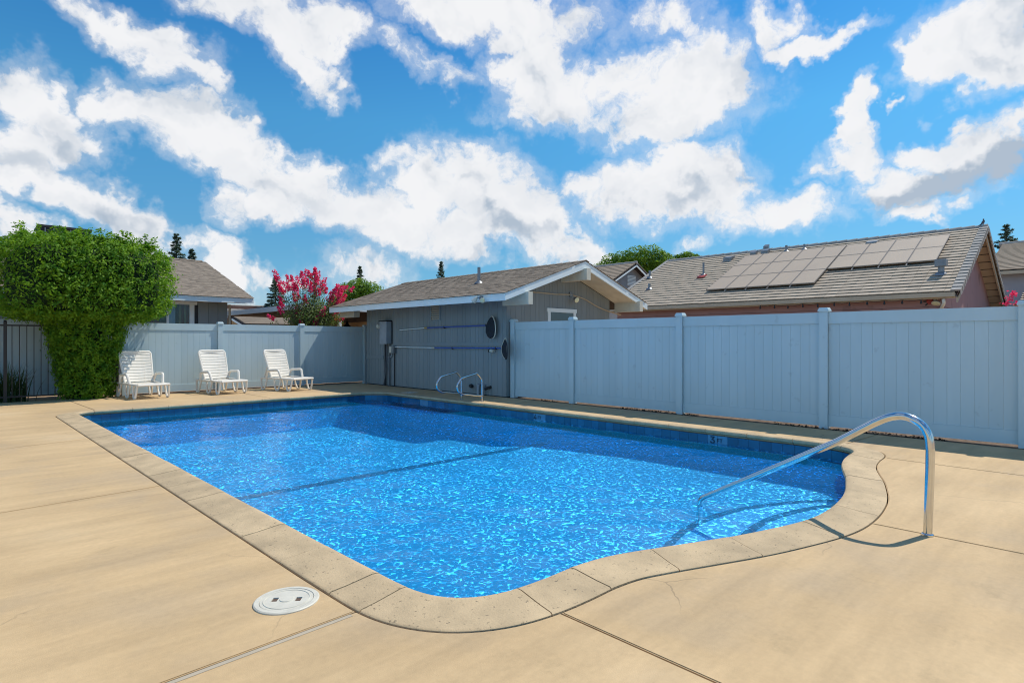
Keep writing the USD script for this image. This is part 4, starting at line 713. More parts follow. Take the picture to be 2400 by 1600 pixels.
part(sol, 'barge_board', slab(HRX, HRZ, HX2 - .02, HZ, HY0 - .0, HY0 + .045, .32, .145), 'tan_trim'); part(sol, 'barge_board', slab(HX + .02, HZ, HRX, HRZ, HY0, HY0 + .045, .30, .145), 'tan_trim')
# photovoltaic panels on rails
def solar_panel(x0, x1, y0, y1):
    z = lambda x: HZ + HS * (x - HX)
    c = V((x0 + x1) / 2, (y0 + y1) / 2, z((x0 + x1) / 2)) + hn * .155; ha = (x1 - x0) / 2 * math.hypot(1, HS) - .007; hb = (y1 - y0) / 2 - .007; up = -hd_
    f_ = [obox(c + up * (ha - .012) * s, up * .012, V(0, hb, 0), hn * .02) for s in (-1, 1)] + [obox(c + V(0, (hb - .012) * s, 0), V(0, .012, 0), up * (ha - .0245), hn * .02) for s in (-1, 1)]
    g = part(sol, 'solar_panel', obox(c + hn * .008, up * (ha - .024), V(0, hb - .024, 0), hn * .006), 'panel')
    part(g, 'frame', f_, 'panel_frame')
xs3 = [22.43, 23.69, 24.94, 26.13]
yl = np.linspace(11.60, 7.45, 6); yr = np.linspace(7.42, 4.08, 5)
for a, b in zip(xs3[:-1], xs3[1:]):
    for c, d in zip(yl[:-1], yl[1:]): solar_panel(a, b, d, c)
for a, b in zip(xs3[1:-1], xs3[2:]):
    for c, d in zip(yr[:-1], yr[1:]): solar_panel(a, b, d, c)
zr_ = lambda x: HZ + HS * (x - HX)
for y_, x0 in [(q, 22.36) for q in yl[1:-1]] + [(q, 23.6) for q in yr[1:-1]] + [(7.5, 23.6)]:
    part(sol, 'panel_rail', obox(V((x0 + 26.1) / 2, y_, zr_((x0 + 26.1) / 2)) + hn * .10, -hd_ * ((26.1 - x0) / 2 * math.hypot(1, HS)), V(0, .02, 0), hn * .02), 'aluminium')
def roof_box(x, y, w=.19, d=.19, h=.17, mat='galvanised', name='roof_vent'):
    z = zr_(x)
    body = part(sol, name, [hexa([(x - d, y - w, z - HS * d - .02), (x + d, y - w, z + HS * d - .02), (x + d, y + w, z + HS * d - .02), (x - d, y + w, z - HS * d - .02)], [(x - d, y - w, z + h - .02), (x + d, y - w, z + h + .08), (x + d, y + w, z + h + .08), (x - d, y + w, z + h - .02)])], mat)
    for k in range(3): part(body, 'louvre', box(x - d - .02, x - d - .001, y - w + .03, y + w - .03, z - HS * d + .06 + k * .06, z - HS * d + .08 + k * .06), 'box_paint')
roof_box(26.12, 12.4); roof_box(26.15, 6.58); roof_box(26.4, 11.36, .12, .12, .20); roof_box(26.45, 10.87, .15, .13, .20); roof_box(27.0, 11.05, .10, .10, .22)
for x, y, h, r in ((26.35, 9.92, .35, .05), (26.4, 9.2, .3, .04), (24.35, 12.74, .62, .045), (24.65, 15.69, .42, .05), (23.2, 14.79, .32, .06)):
    part(sol, 'pipe_vent', lathe([(.17, zr_(x) + .02), (.13, zr_(x) + .09), (r, zr_(x) + .14), (r, zr_(x) + h), (0, zr_(x) + h)], 12, (x, y, 0)), 'galvanised', smooth=40)
part(sol, 'pipe_flashing', obox(V(24.2, 12.72, zr_(24.2)) + hn * .10, hd_ * .16, V(0, .17, 0), hn * .015), 'red_flash', label='red flashing at the foot of a roof pipe')
ch = part(sol, 'flue', [tube([(22.75, 3.81, zr_(22.75) - .05), (22.75, 3.81, zr_(22.75) + .30)], .09, 14), box(22.60, 22.90, 3.66, 3.96, zr_(22.75) + .28, zr_(22.75) + .50)], 'galvanised')
part(ch, 'collar', lathe([(.20, zr_(22.75) - .02), (.16, zr_(22.75) + .06), (.095, zr_(22.75) + .10)], 14, (22.75, 3.81, 0)), 'galvanised')
sl = thing('string_lights', 'string of small dark bulbs hanging under the tile roof gutter', 'string lights', (21.5, 6.5, 2.6))
bl = [(8.95, 2.60), (8.44, 2.60), (7.98, 2.575), (7.48, 2.60), (7.0, 2.585), (6.49, 2.60), (6.03, 2.585), (5.52, 2.60), (5.04, 2.585), (4.56, 2.585), (4.07, 2.57)]
wpts = []
for (y0, z0), (y1, z1) in zip(bl[:-1], bl[1:]): wpts += [(21.33, y0, z0 + .03), (21.33, (y0 + y1) / 2, min(z0, z1) + .0)]
part(sl, 'wire', tube(wpts + [(21.33, bl[-1][0], bl[-1][1] + .03)], .007, 5), 'black_plastic')
for y_, z_ in bl: part(sl, 'bulb', lathe([(0, .03), (.016, .03), (.018, -.01), (.032, -.05), (.028, -.085), (0, -.10)], 8, (21.33, y_, z_)), 'black_plastic', smooth=40)
od = thing('wall_ornament', 'dark sun-shaped ornament with a pink centre under the gutter end', 'ornament', (21.83, 3.95, 2.55))
part(od, 'rays', [beam((21.80, 3.93, 2.56), (21.80, 3.93 + .17 * math.cos(a), 2.56 + .17 * math.sin(a)), .03, .03) for a in np.arange(8) * PI / 4], 'black_plastic'); part(od, 'disc', tube([(21.79, 3.93, 2.56), (21.76, 3.93, 2.56)], .085, 12), 'red_flash')
fl = thing('floodlight', 'pale round lamp at the stucco house corner beside the downspout', 'floodlight', (21.8, 3.78, 2.5))
part(fl, 'base', box(21.78, 21.849, 3.74, 3.84, 2.56, 2.68), 'cream_paint'); hd, gl = lamp_head((21.68, 3.76, 2.49), (-.5, .1, -.8), .12); part(fl, 'lamp_head', hd, 'white_plastic', smooth=40); part(fl, 'lens', gl, 'lamp_glass', smooth=40)
bd = thing('pigeon', 'grey pigeon perched on the right end of the tile roof ridge', 'bird', (26.9, 3.26, 5.63))
bs = [((-.10, 0, .02), .02), ((-.05, 0, .05), .05), ((.02, 0, .085), .075), ((.08, 0, .12), .06), ((.11, 0, .20), .033), ((.125, 0, .235), .036), ((.165, 0, .228), .008)]
import manifold3d as mf
def chain(spheres, edge=.02, it=6):
    M_ = None
    for (p, r), (q, s) in zip(spheres[:-1], spheres[1:]):
        h = mf.Manifold.batch_hull([mf.Manifold.sphere(r, 14).translate(p), mf.Manifold.sphere(s, 14).translate(q)]); M_ = h if M_ is None else M_ + h
    M_ = M_.refine_to_length(edge); v, f = arr(M_); tm = trimesh.Trimesh(v, f); trimesh.smoothing.filter_taubin(tm, iterations=it); return tm
Rb = rotz(math.radians(-60)) @ np.array([[.88, 0, -.47], [0, 1, 0], [.47, 0, .88]])
body = chain([((-.24, 0, .03), .018), ((-.12, 0, .035), .03)] + bs[1:], .015)
part(bd, 'body', xf(body, Rb * .62, (26.9, 3.26, 5.56)), 'pigeon', smooth=True)
for dy in (-.025, .025): part(bd, 'leg', tube([(26.9 + dy, 3.25, 5.59), (26.9 + dy, 3.25, 5.52)], .008, 6), 'red_flash')

# ================================================================ grey house on the left
lh = thing('grey_house', 'grey board-sided house with brown shingle roof behind the lounge chairs', 'house', (0, 24, 0))
LY, LW, LZ, LRY, LRZ, LX1, LXW = 20.0, 20.6, 2.78, 25.0, 4.47, 7.48, 6.86
LSL = (LRZ - LZ) / (LRY - LY); LX0 = -9.0
lz = lambda y: LZ + LSL * (min(y, 2 * LRY - y) - LY)
part(lh, 'wall', [box(LX0 + .6, LXW, LW, 29.4, -.06, 2.5), arr(trimesh.convex.convex_hull(np.array([(x, y, z) for x in (LX0 + .6, LXW) for y, z in ((LW, 2.49), (LW, lz(LW) - .2), (LRY, LRZ - .2), (29.4, lz(29.4) - .2), (29.4, 2.49))])))], 'siding_backing')
x = LXW
while x > -3:
    if not (4.28 < x - .15 < 5.84): part(lh, 'board', box(x - .297, x - .003, LW - .014, LW - .001, .02, 2.60), 'grey_siding')
    else: part(lh, 'board', box(x - .297, x - .003, LW - .014, LW - .001, .02, .98), 'grey_siding')
    x -= .30
lroof = part(lh, 'roof', [hexa([(LX0, LY + .02, LZ - .13), (LX1 - .02, LY + .02, LZ - .13), (LX1 - .02, LRY, LRZ - .13), (LX0, LRY, LRZ - .13)], [(LX0, LY + .02, LZ - .02), (LX1 - .02, LY + .02, LZ - .02), (LX1 - .02, LRY, LRZ - .02), (LX0, LRY, LRZ - .02)]),
                        hexa([(LX0, LRY, LRZ - .13), (LX1 - .02, LRY, LRZ - .13), (LX1 - .02, 30, LZ - .13), (LX0, 30, LZ - .13)], [(LX0, LRY, LRZ - .02), (LX1 - .02, LRY, LRZ - .02), (LX1 - .02, 30, LZ - .02), (LX0, 30, LZ - .02)])], 'shingle_dark')
part(lroof, 'shingles', shingles(V(-2.5, LRY, LRZ - .012), V(0, -1, -LSL) / math.hypot(1, LSL), V(1, 0, 0), V(0, -LSL, 1) / math.hypot(1, LSL), 36, (LRY - LY) * math.hypot(1, LSL) + .03, LX1 + 2.52, seed=6), 'shingle', kind='stuff')
part(lroof, 'ridge_shingles', [obox((-2.5 + k * .27, LRY + s * .06, LRZ + .0), (.15, 0, .006), V(0, s, -LSL) / math.hypot(1, LSL) * .075, V(0, s * LSL, 1) / math.hypot(1, LSL) * .006) for k in range(37) for s in (-1, 1)], 'shingle', kind='stuff')
part(lh, 'fascia', box(LX0, LX1, LY - .002, LY + .02, LZ - .19, LZ - .024), 'white_paint')
part(lh, 'barge_board', hexa([(LX1 - .02, LY + .022, LZ - .19), (LX1 + .02, LY + .022, LZ - .19), (LX1 + .02, LRY, LRZ - .19), (LX1 - .02, LRY, LRZ - .19)], [(LX1 - .02, LY + .022, LZ - .022), (LX1 + .02, LY + .022, LZ - .022), (LX1 + .02, LRY, LRZ - .022), (LX1 - .02, LRY, LRZ - .022)]), 'white_paint')
part(lh, 'soffit', box(LX0, LX1 - .03, LY + .03, LW - .016, LZ - .17, LZ - .14), 'cream_paint')
part(lh, 'downspout', tube([(LXW + .05, LW - .06, 2.55), (LXW + .05, LW - .06, 0)], .04, 8), 'tan_trim')
w = part(lh, 'window', [box(4.20, 4.32, LW - .05, LW - .001, 1.0, 2.50), box(5.70, 5.84, LW - .05, LW - .001, 1.0, 2.50), box(4.12, 5.92, LW - .07, LW - .001, 2.50, 2.60), box(5.05, 5.12, LW - .045, LW - .001, 1.0, 2.50), box(4.2, 5.84, LW - .06, LW - .001, .92, 1.0)], 'white_paint')
def curtain(x0, x1, mat):
    xs_ = np.linspace(x0, x1, 9); yy = LW - .012 - .006 * np.sin(np.linspace(0, 3 * PI, 9)); v = np.array([[a, b, z] for z in (1.0, 2.5) for a, b in zip(xs_, yy)])
    f = [[i_, i_ + 1, 10 + i_] for i_ in range(8)] + [[i_, 10 + i_, 9 + i_] for i_ in range(8)]
    part(w, 'curtain', (v, np.array(f)), mat, smooth=True)
for a, b, m_ in ((4.32, 4.6, 'curtain_brown'), (4.6, 4.85, 'curtain_red'), (4.85, 5.05, 'curtain_brown'), (5.12, 5.30, 'curtain_pale'), (5.30, 5.40, 'curtain_brown'), (5.40, 5.47, 'curtain_gold'), (5.47, 5.55, 'curtain_red'), (5.55, 5.61, 'curtain_gold'), (5.61, 5.70, 'curtain_red')): curtain(a, b, m_)
def pane_mat():
    n = {'t': ('transparent_bsdf', {'color': (.9, .93, .95)}), 'g': ('glossy_bsdf', {'roughness': .02}), 'f': ('fresnel', {'IOR': 1.5}), 'm': ('mix_closure', {})}
    MATS['pane'] = usdkit.material(stage, '/World/Looks/pane', n, [('f.fac', 'm.fac'), ('t.BSDF', 'm.closure1'), ('g.BSDF', 'm.closure2')], surface='m.closure')
pane_mat()
part(w, 'pane', box(4.32, 5.05, LW - .036, LW - .032, 1.0, 2.5), 'pane'); part(w, 'pane', box(5.12, 5.70, LW - .036, LW - .032, 1.0, 2.5), 'pane')
ac = thing('rooftop_unit', 'dark flat air conditioning unit on the grey house roof behind the shrub', 'air conditioner', (3.0, 24.5, 4.4))
part(ac, 'casing', [box(2.3, 3.63, 24.05, 25.2, 4.35, 5.02), box(2.26, 3.67, 24.01, 25.24, 5.021, 5.09)], 'ac_dark')
for k in range(6): part(ac, 'rib', box(2.42 + k * .22, 2.45 + k * .22, 24.015, 24.049, 4.40, 5.0), 'galvanised')

# ================================================================ carport and far houses
cp = thing('carport', 'flat carport with white fascia and tan back wall beyond the crape myrtle', 'carport', (10.5, 23, 0))
part(cp, 'roof', box(9.02, 12.3, 19.85, 27.4, 2.47, 2.62), 'shingle_dark')
part(cp, 'fascia', box(8.98, 9.02, 19.82, 27.4, 2.45, 2.64), 'white_paint'); part(cp, 'fascia', box(9.0201, 12.3, 19.81, 19.849, 2.45, 2.64), 'white_paint')
part(cp, 'soffit', box(9.03, 11.98, 19.86, 27.38, 2.44, 2.469), 'brown_trim')
part(cp, 'back_wall', box(12.0, 12.15, 19.9, 27.4, -.06, 2.10), 'tan_wall'); part(cp, 'header', box(11.95, 12.15, 19.9, 27.4, 2.101, 2.438), 'brown_trim')
part(cp, 'post', box(10.50, 10.62, 19.87, 19.99, -.06, 2.43), 'white_paint'); part(cp, 'post', box(9.08, 9.2, 27.1, 27.22, -.06, 2.43), 'brown_trim')
hl = thing('hanging_lamp', 'dark bell-shaped lamp hanging on a cord in the carport', 'lamp', (11.5, 21.1, 2.4))
part(hl, 'cord', tube([(11.5, 21.1, 2.44), (11.5, 21.1, 2.08)], .012, 6), 'black_plastic'); part(hl, 'shade', lathe([(.02, 2.14), (.05, 2.06), (.07, 2.0), (.16, 1.92), (.17, 1.88), (.0, 1.9)], 14, (11.5, 21.1, 0)), 'black_plastic', smooth=40)

def tile_roof(parent, P0, down, along, nn, L, length, ex_, mat, under='under_tile'):
    rows = int(round(L / ex_)); ms = []; e = L / rows; r = np.random.default_rng(rows)
    for k in range(rows):
        s1, s0 = L - k * e, L - (k + 1) * e - .03
        u = 0.0
        while u < length - .02:
            b = min(u + .9, length)
            q = lambda s, t_, h: P0 + down * s + along * t_ + nn * h
            m = hexa([q(s1, u, .03), q(s1, b, .03), q(s0, b, 0), q(s0, u, 0)], [q(s1, u, .066), q(s1, b, .066), q(s0, b, .03), q(s0, u, .03)])
            v, f = m; a_, b_, c_ = v[f[0]]
            ms.append(m); u = b
    v, f = cat(ms)
    part(parent, 'roof_tiles', (v, f), mat, kind='stuff')
def gable_house(name, label, x0, x1, y0, y1, ez, rzv, wallm, tilem, ridge='y', over=.45, thing_loc=None):
    t = thing(name, label, 'house', ((x0 + x1) / 2, (y0 + y1) / 2, 0))
    sw = (lambda p: p) if ridge == 'y' else (lambda p: V(p[1], p[0], p[2]))
    a0, a1, b0, b1 = (x0, x1, y0, y1) if ridge == 'y' else (y0, y1, x0, x1)       # a: across, b: along the ridge
    m = (a0 + a1) / 2; s = (rzv - ez) / (m - a0); zz_ = lambda a: ez + s * (min(a, 2 * m - a) - a0)
    pts = np.array([sw(V(a, b, z)) for b in (b0 + over, b1 - over) for a, z in ((a0 + over, -.06), (a0 + over, zz_(a0 + over) - .15), (m, rzv - .15), (a1 - over, zz_(a1 - over) - .15), (a1 - over, -.06))])
    part(t, 'wall', arr(trimesh.convex.convex_hull(pts)), wallm)
    L = math.hypot(m - a0, rzv - ez)
    for sgn in (-1, 1):
        e = a0 if sgn < 0 else a1
        q = np.array([sw(V(a, b, z - d)) for d in (.13, .01) for a, b, z in ((e, b0, ez), (m, b0, rzv), (m, b1, rzv), (e, b1, ez))])
        part(t, 'roof', arr(trimesh.convex.convex_hull(q)), 'under_tile')
        dn = sw(V(sgn, 0, -s) / math.hypot(1, s)); nn = sw(V(sgn * s, 0, 1) / math.hypot(1, s)); al = sw(V(0, 1, 0)); P0 = sw(V(m, b0, rzv))
        if np.dot(np.cross(dn, al), nn) < 0: P0, al = sw(V(m, b1, rzv)), -al
        tile_roof(t, P0, dn, al, nn, L, b1 - b0, .29, tilem)
        part(t, 'eave_fascia', arr(trimesh.convex.convex_hull(np.array([sw(V(e + sgn * o, b, ez + h)) for o in (-.02, .03) for b in (b0 + .05, b1 - .05) for h in (-.17, -.02)]))), 'tan_trim')
        for bb in (b0, b1):
            q = np.array([sw(V(a, b, z - d)) for d in (.24, .13) for b in (bb, bb + (.05 if bb == b0 else -.05)) for a, z in ((e, ez), (m, rzv))]); part(t, 'barge_board', arr(trimesh.convex.convex_hull(q)), 'white_paint')
    k = 0
    while b0 + k * .4 < b1 - .1:
        part(t, 'ridge_tile', tube([sw(V(m, b0 + k * .4 - .03, rzv + .02)), sw(V(m, b0 + k * .4 + .4, rzv + .01))], .11, 8), 'tile_cap'); k += 1
    return t
gd = gable_house('grey_gable_house', 'grey gabled house with louvred gable vent just behind the shed roof peak', 28.9, 37.1, 22.0, 34.0, 4.45, 6.50, 'pale_wall', 'tan_tile')
for k in range(8): part(gd, 'gable_louvre', box(32.55, 33.5, 22.41, 22.445, 5.0 + k * .09, 5.05 + k * .09), 'white_paint')
gable_house('red_tile_house', 'distant low house with red-brown tile roof beyond the carport', 13.0, 34.0, 40.0, 52.0, 2.9, 3.95, 'tan_wall', 'red_tile', ridge='x')
gable_house('tan_tile_house', 'small tan striped tile roof showing under the carport roof', 11.2, 16.5, 31.0, 37.5, 2.20, 3.0, 'tan_wall', 'tan_tile', ridge='x')
gh = gable_house('far_grey_house', 'pale grey stucco house at the right edge beyond the mauve gable', 34.0, 46.0, -7.0, 4.05, 4.48, 6.4, 'grey_stucco', 'tan_tile')
pr = thing('porch_roof', 'low tan tile porch roof over the fence at the right edge', 'roof', (27, 1.5, 0))
pd_ = V(-1, 0, -.35) / math.hypot(1, .35); pn = V(-.35, 0, 1) / math.hypot(1, .35)
part(pr, 'deck', obox(V(31.5, 0.6, 2.75) - pn * .06, pd_ * 2.0, V(0, 2.1, 0), pn * .05), 'under_tile')
tile_roof(pr, V(31.5, -1.5, 2.75) - pd_ * 2.0, pd_, V(0, 1, 0) * 1.0, pn, 4.0, 4.2, .3, 'tan_tile'); part(pr, 'post', box(30.0, 30.12, 2.3, 2.42, -.06, 2.1), 'tan_trim')

# ================================================================ lounge chairs (width along x, head at +y)
def lounge():
    t = thing('lounge_chair', 'white resin lounge chair nearest the big shrub, left of the three', 'lounge chair', (3.50, 16.33, 0), math.radians(7), 'three white lounge chairs by the pool')
    W_ = .335
    for k in range(11):
        y = -.66 + k * .085
        part(t, 'seat_slat', obox((0, y + .035, .335 + .012 * math.cos(k * .5)), (W_ - .045, 0, 0), (0, .039, 0), (0, 0, .008)), 'resin')
    for s in (-1, 1):
        part(t, 'side_rail', tube(fillet([(s * W_, -.69, .325), (s * W_, .10, .335), (s * W_, .62, .33)], .1, 4), [.026] * 6, 8), 'resin', smooth=40)
    part(t, 'foot_rail', tube([(-W_, -.69, .325), (W_, -.69, .325)], .026, 8), 'resin', smooth=40)
    # reclining back: two uprights, a rounded top and curved slats
    b0, b1 = V(0, .22, .36), V(0, .50, 1.09); d = (b1 - b0); L = np.linalg.norm(d); d /= L; nn = V(0, -d[2], d[1])
    fr = fillet([b0 + V(-W_ + .03, 0, 0), b1 + V(-W_ - .015, 0, 0), b1 + V(W_ + .015, 0, 0), b0 + V(W_ - .03, 0, 0)], .09, 6)
    bk = part(t, 'backrest', tube(fr, .026, 8), 'resin', smooth=40)
    for k in range(10):
        c = b0 + d * (.045 + k * .0755); w_ = W_ - .045 + .035 * k / 10; pts = []
        n_ = 6; us = np.linspace(-1, 1, n_ + 1); v = []
        for h in (-.0315, .0315):
            for u in us:
                base = c + V(u * w_, 0, 0) + d * h + nn * (.03 * u * u - .018)
                v += [base + nn * .007, base - nn * .007]
        v = np.array(v); m = 2 * (n_ + 1); f = []
        for i_ in range(n_):
            a, b = 2 * i_, 2 * i_ + 2
            f += [[a, b, m + b], [a, m + b, m + a], [a + 1, m + b + 1, b + 1], [a + 1, m + a + 1, m + b + 1], [a, a + 1, b + 1], [a, b + 1, b], [m + a, m + b + 1, m + a + 1], [m + a, m + b, m + b + 1]]
        f += [[0, m, m + 1], [0, m + 1, 1], [m - 2, m - 1, 2 * m - 1], [m - 2, 2 * m - 1, 2 * m - 2]]
        part(bk, 'back_slat', (v, np.array(f)), 'resin')
    part(bk, 'top_panel', obox(b1 - d * .015, (W_ - .01, 0, 0), d * .03, nn * .010), 'resin')
    for s in (-1, 1):
        part(t, 'armrest', tube(fillet([(s * (W_ + .02), .36, .35), (s * (W_ + .05), .26, .545), (s * (W_ + .05), -.16, .565), (s * (W_ + .02), -.24, .34)], [.07, .08], 6), [.030] * 14, 8), 'resin', smooth=40)
        for y0, y1, yb in ((-.66, -.42, -.54), (-.20, .06, -.10), (.36, .60, .52)):
            part(t, 'leg', tube(fillet([(s * W_, y0, .33), (s * (W_ + .012), y0 + .03, .16), (s * (W_ + .02), (y0 + yb) / 2 + .02, .02), (s * (W_ + .02), (y1 + yb) / 2 - .01, .02), (s * (W_ + .012), y1 - .02, .16), (s * W_, y1, .33)], .06, 4), .024, 8), 'resin', smooth=40)
    part(t, 'back_strut', [tube([(s * .2, .46, .82), (s * .25, .58, .34)], .016, 6) for s in (-1, 1)], 'resin')
    return t
lc = lounge()
copy_of(lc, 'lounge_chair', 'white resin lounge chair in the middle of the row, in front of a fence post', (5.26, 16.28, 0), math.radians(9), 'lounge chair', 'three white lounge chairs by the pool')
copy_of(lc, 'lounge_chair', 'white resin lounge chair nearest the shed, right of the three', (6.86, 15.98, 0), math.radians(16), 'lounge chair', 'three white lounge chairs by the pool')

# ================================================================ pool rails, lids
hr = thing('pool_handrail', 'big bent stainless steel handrail rising from the near deck into the water', 'handrail', (4.937, .905, 0))
hp = [(4.937, .905, -.05), (4.935, .89, .45)] + [tuple(p) for p in spline([(4.935, .888, .60), (4.937, .90, .70), (4.942, .945, .775), (4.951, 1.04, .818), (4.959, 1.14, .802), (4.968, 1.25, .742)], 6)] + [tuple(p) for p in fillet([(4.988, 1.489, .58), (5.095, 2.70, -.125), (5.097, 2.72, -.55)], .10, 6)]
part(hr, 'rail', tube(hp, .0278, 22), 'steel', smooth=40)
part(hr, 'anchor_collar', lathe([(.038, 0), (.038, .012), (.0285, .02)], 20, (4.937, .905, 0)), 'steel', smooth=30)
ld = thing('pool_ladder', 'pair of stainless steel figure-four grab rails at the far pool edge', 'pool ladder', (8.6, 10.15, 0))
for yy in (9.78, 10.50):
    pth = fillet([(8.62, yy, -.04), (8.61, yy, .50), (8.47, yy, .645), (8.02, yy, .545), (7.90, yy, .40), (7.93, yy, .27), (8.06, yy, .205), (8.615, yy, .135)], [.12, .10, .10, .12, .12, .1], 6)
    r = part(ld, 'rail', tube(pth, .022, 12), 'steel', smooth=40)
    part(r, 'collar', lathe([(.036, .0), (.036, .014), (.024, .022)], 16, (8.62, yy, 0)), 'steel', smooth=30)
lid = thing('skimmer_lid', 'round white plastic skimmer lid set in the near deck', 'skimmer lid', (1.30, 3.02, 0))
LC = V(1.30, 3.02, 0.0)
part(lid, 'ring', lathe([(.163, .0), (.163, .006), (.157, .010), (.136, .010), (.133, .004)], 56, LC), 'white_plastic', smooth=30)
disc = Point(0, 0).buffer(.132, 48)
for s in (-1, 1): disc = disc.difference(shapely.affinity.rotate(sbox(s * .060 - .015, -.024, s * .060 + .015, .024), -40, origin=(0, 0)))
dm = extrude(disc, .0022, .0085); part(lid, 'disc', xf(dm, rotz(0), LC), 'white_plastic')
part(lid, 'hub', lathe([(.036, .0085), (.034, .0125), (0, .0125)], 28, LC), 'white_plastic', smooth=30)
for r_ in (.114,): part(lid, 'ridge', lathe([(r_ + .003, .0085), (r_ + .0015, .0115), (r_ - .0015, .0115), (r_ - .003, .0085)], 48, LC), 'white_plastic', smooth=30)
part(lid, 'slot_bottom', xf(extrude(Point(0, 0).buffer(.09, 24), .0006, .002), None, LC), 'brown_trim')
l2 = thing('skimmer_lid', 'pale flat deck lid beside the far pool corner in the shed shade', 'skimmer lid', (8.80, 12.85, 0))
part(l2, 'plate', xf(extrude(sbox(-.14, -.14, .14, .14).buffer(.02), 0, .008), rotz(.1), (8.80, 12.85, 0)), 'white_plastic')
for s in (-1, 1): part(l2, 'slot', xf(extrude(sbox(s * .07 - .03, -.012, s * .07 + .03, .012), .0082, .0095), rotz(.1), (8.80, 12.85, 0)), 'black_plastic')

# ================================================================ black railing on the left
bf = thing('black_railing', 'black metal picket railing beside the big shrub at the left edge', 'railing', (1.0, 17.0, 0))
FY = 17.0
for x in (-1.4, 1.03, 3.10): 
    p_ = part(bf, 'post', box(x - .03, x + .03, FY - .03, FY + .03, -.06, 1.775), 'black_metal'); part(p_, 'cap', hexa([(x - .036, FY - .036, 1.7755), (x + .036, FY - .036, 1.7755), (x + .036, FY + .036, 1.7755), (x - .036, FY + .036, 1.7755)], [(x - .012, FY - .012, 1.81), (x + .012, FY - .012, 1.81), (x + .012, FY + .012, 1.81), (x - .012, FY + .012, 1.81)]), 'black_metal')
for a, b in ((-1.37, 1.0), (1.06, 3.07)):
    for z in (1.68, .10): part(bf, 'rail', box(a, b, FY - .016, FY + .016, z, z + .035), 'black_metal')
    for x in np.arange(a + .085, b - .04, .126): part(bf, 'picket', box(x - .008, x + .008, FY - .008, FY + .008, .1351, 1.6799), 'black_metal')

# ================================================================ vegetation
leafmat('hedge_leaf', (0.05, 0.17, 0.010), (0.52, 0.76, 0.05), 0.50, clump=6.0)
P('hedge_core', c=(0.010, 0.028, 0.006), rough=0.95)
leafmat('myrtle_leaf', (0.08, 0.15, 0.035), (0.42, 0.46, 0.17), 0.4, clump=6.0)
leafmat('blossom', (0.78, 0.025, 0.18), (0.95, 0.20, 0.42), 0.4, 0.6, 0.1, clump=12.0)
leafmat('conifer_leaf', (0.05, 0.095, 0.07), (0.20, 0.27, 0.19), 0.3)
leafmat('broad_leaf', (0.06, 0.17, 0.015), (0.44, 0.60, 0.06), 0.45, clump=1.2)
leafmat('blade', (0.04, 0.075, 0.028), (0.17, 0.24, 0.08), 0.3)
P('bark', c=(0.15, 0.11, 0.08), c2=(0.09, 0.065, 0.045), scale=9, rough=0.9, bump=0.5, bscale=40)
def leaves(c, n, ln, wd, r, up=0.55):
    """Pointed leaves (two triangles each) at centres c, roughly facing n."""
    N_ = len(c); n = n + r.normal(0, .55, (N_, 3)) + V(0, 0, up); n /= np.linalg.norm(n, axis=1, keepdims=True)
    a = r.normal(0, 1, (N_, 3)); a -= n * (a * n).sum(1, keepdims=True); a /= np.linalg.norm(a, axis=1, keepdims=True); b = np.cross(n, a)
    L = (ln * r.uniform(.6, 1.3, N_))[:, None]; W_ = (wd * r.uniform(.7, 1.25, N_))[:, None]; bend = n * (L * r.uniform(-.15, .1, N_)[:, None])
    v = np.stack([c - a * L * .5, c + b * W_ * .5 + a * L * .02, c + a * L * .5 + bend, c - b * W_ * .5 + a * L * .02], 1).reshape(-1, 3)
    k = np.arange(N_)[:, None] * 4; return v, np.concatenate([k + [0, 1, 2], k + [0, 2, 3]], 0)
def sphere_dirs(n, r): d = r.normal(0, 1, (n, 3)); return d / np.linalg.norm(d, axis=1, keepdims=True)

# ---- clipped shrub by the railing: a flat-topped crown on a tapering leafy column
sh = thing('clipped_shrub', 'big clipped green shrub with flat-topped crown over a tapering leafy column', 'shrub', (2.42, 17.0, 0))
r = np.random.default_rng(21)
def crown_r(d):                     # super-ellipsoid radius along d
    q = np.abs(d / V(1.80, 1.26, 0.95)); return 1 / np.maximum((q ** 4.2).sum(-1), 1e-9) ** (1 / 4.2)
CC = V(2.46, 17.0, 2.76)
def stem_pt(n_):
    z = 0.02 + 1.95 * r.random(n_) ** .9; a = r.uniform(0, 2 * PI, n_); s = np.interp(z, [0, .5, 1.1, 1.6, 2.0], [.46, .52, .62, .74, .88])
    lump = .80 + .40 * meshkit.fbm(np.stack([np.cos(a) * 2.6, np.sin(a) * 2.6, z * 3.0], -1), 4, 5)
    lump = lump * (1 - .22 * r.random(n_) ** 1.5)
    dx, dy = np.cos(a) * s * 1.02 * lump, np.sin(a) * s * .80 * lump
    return np.stack([2.44 + np.interp(z, [0, 1.9], [.08, .02]) + dx, 17.0 + dy, z], 1), np.stack([np.cos(a), np.sin(a), -0.05 + 0 * a], 1)
def sprigs(c, n, k, spread):
    """k leaves fanned round each twig end."""
    j = r.normal(0, 1, (len(c), k, 3)) * spread; tip = n[:, None] * r.uniform(-.04, .06, (len(c), k, 1))
    return (c[:, None] + j + tip).reshape(-1, 3), (n[:, None] * .7 + j / spread * .55).reshape(-1, 3)
d = sphere_dirs(4300, r); d[:, 2] = np.where(d[:, 2] < -.8, -d[:, 2], d[:, 2]); d /= np.linalg.norm(d, axis=1, keepdims=True)
base = crown_r(d); lump = .90 + .15 * meshkit.fbm(d * 5.2 + 7, 4, 9)
shell = 1 - .12 * r.random(len(d)) ** 1.3
pc, d = sprigs(CC + d * (base * lump * shell)[:, None], d, 11, .052)
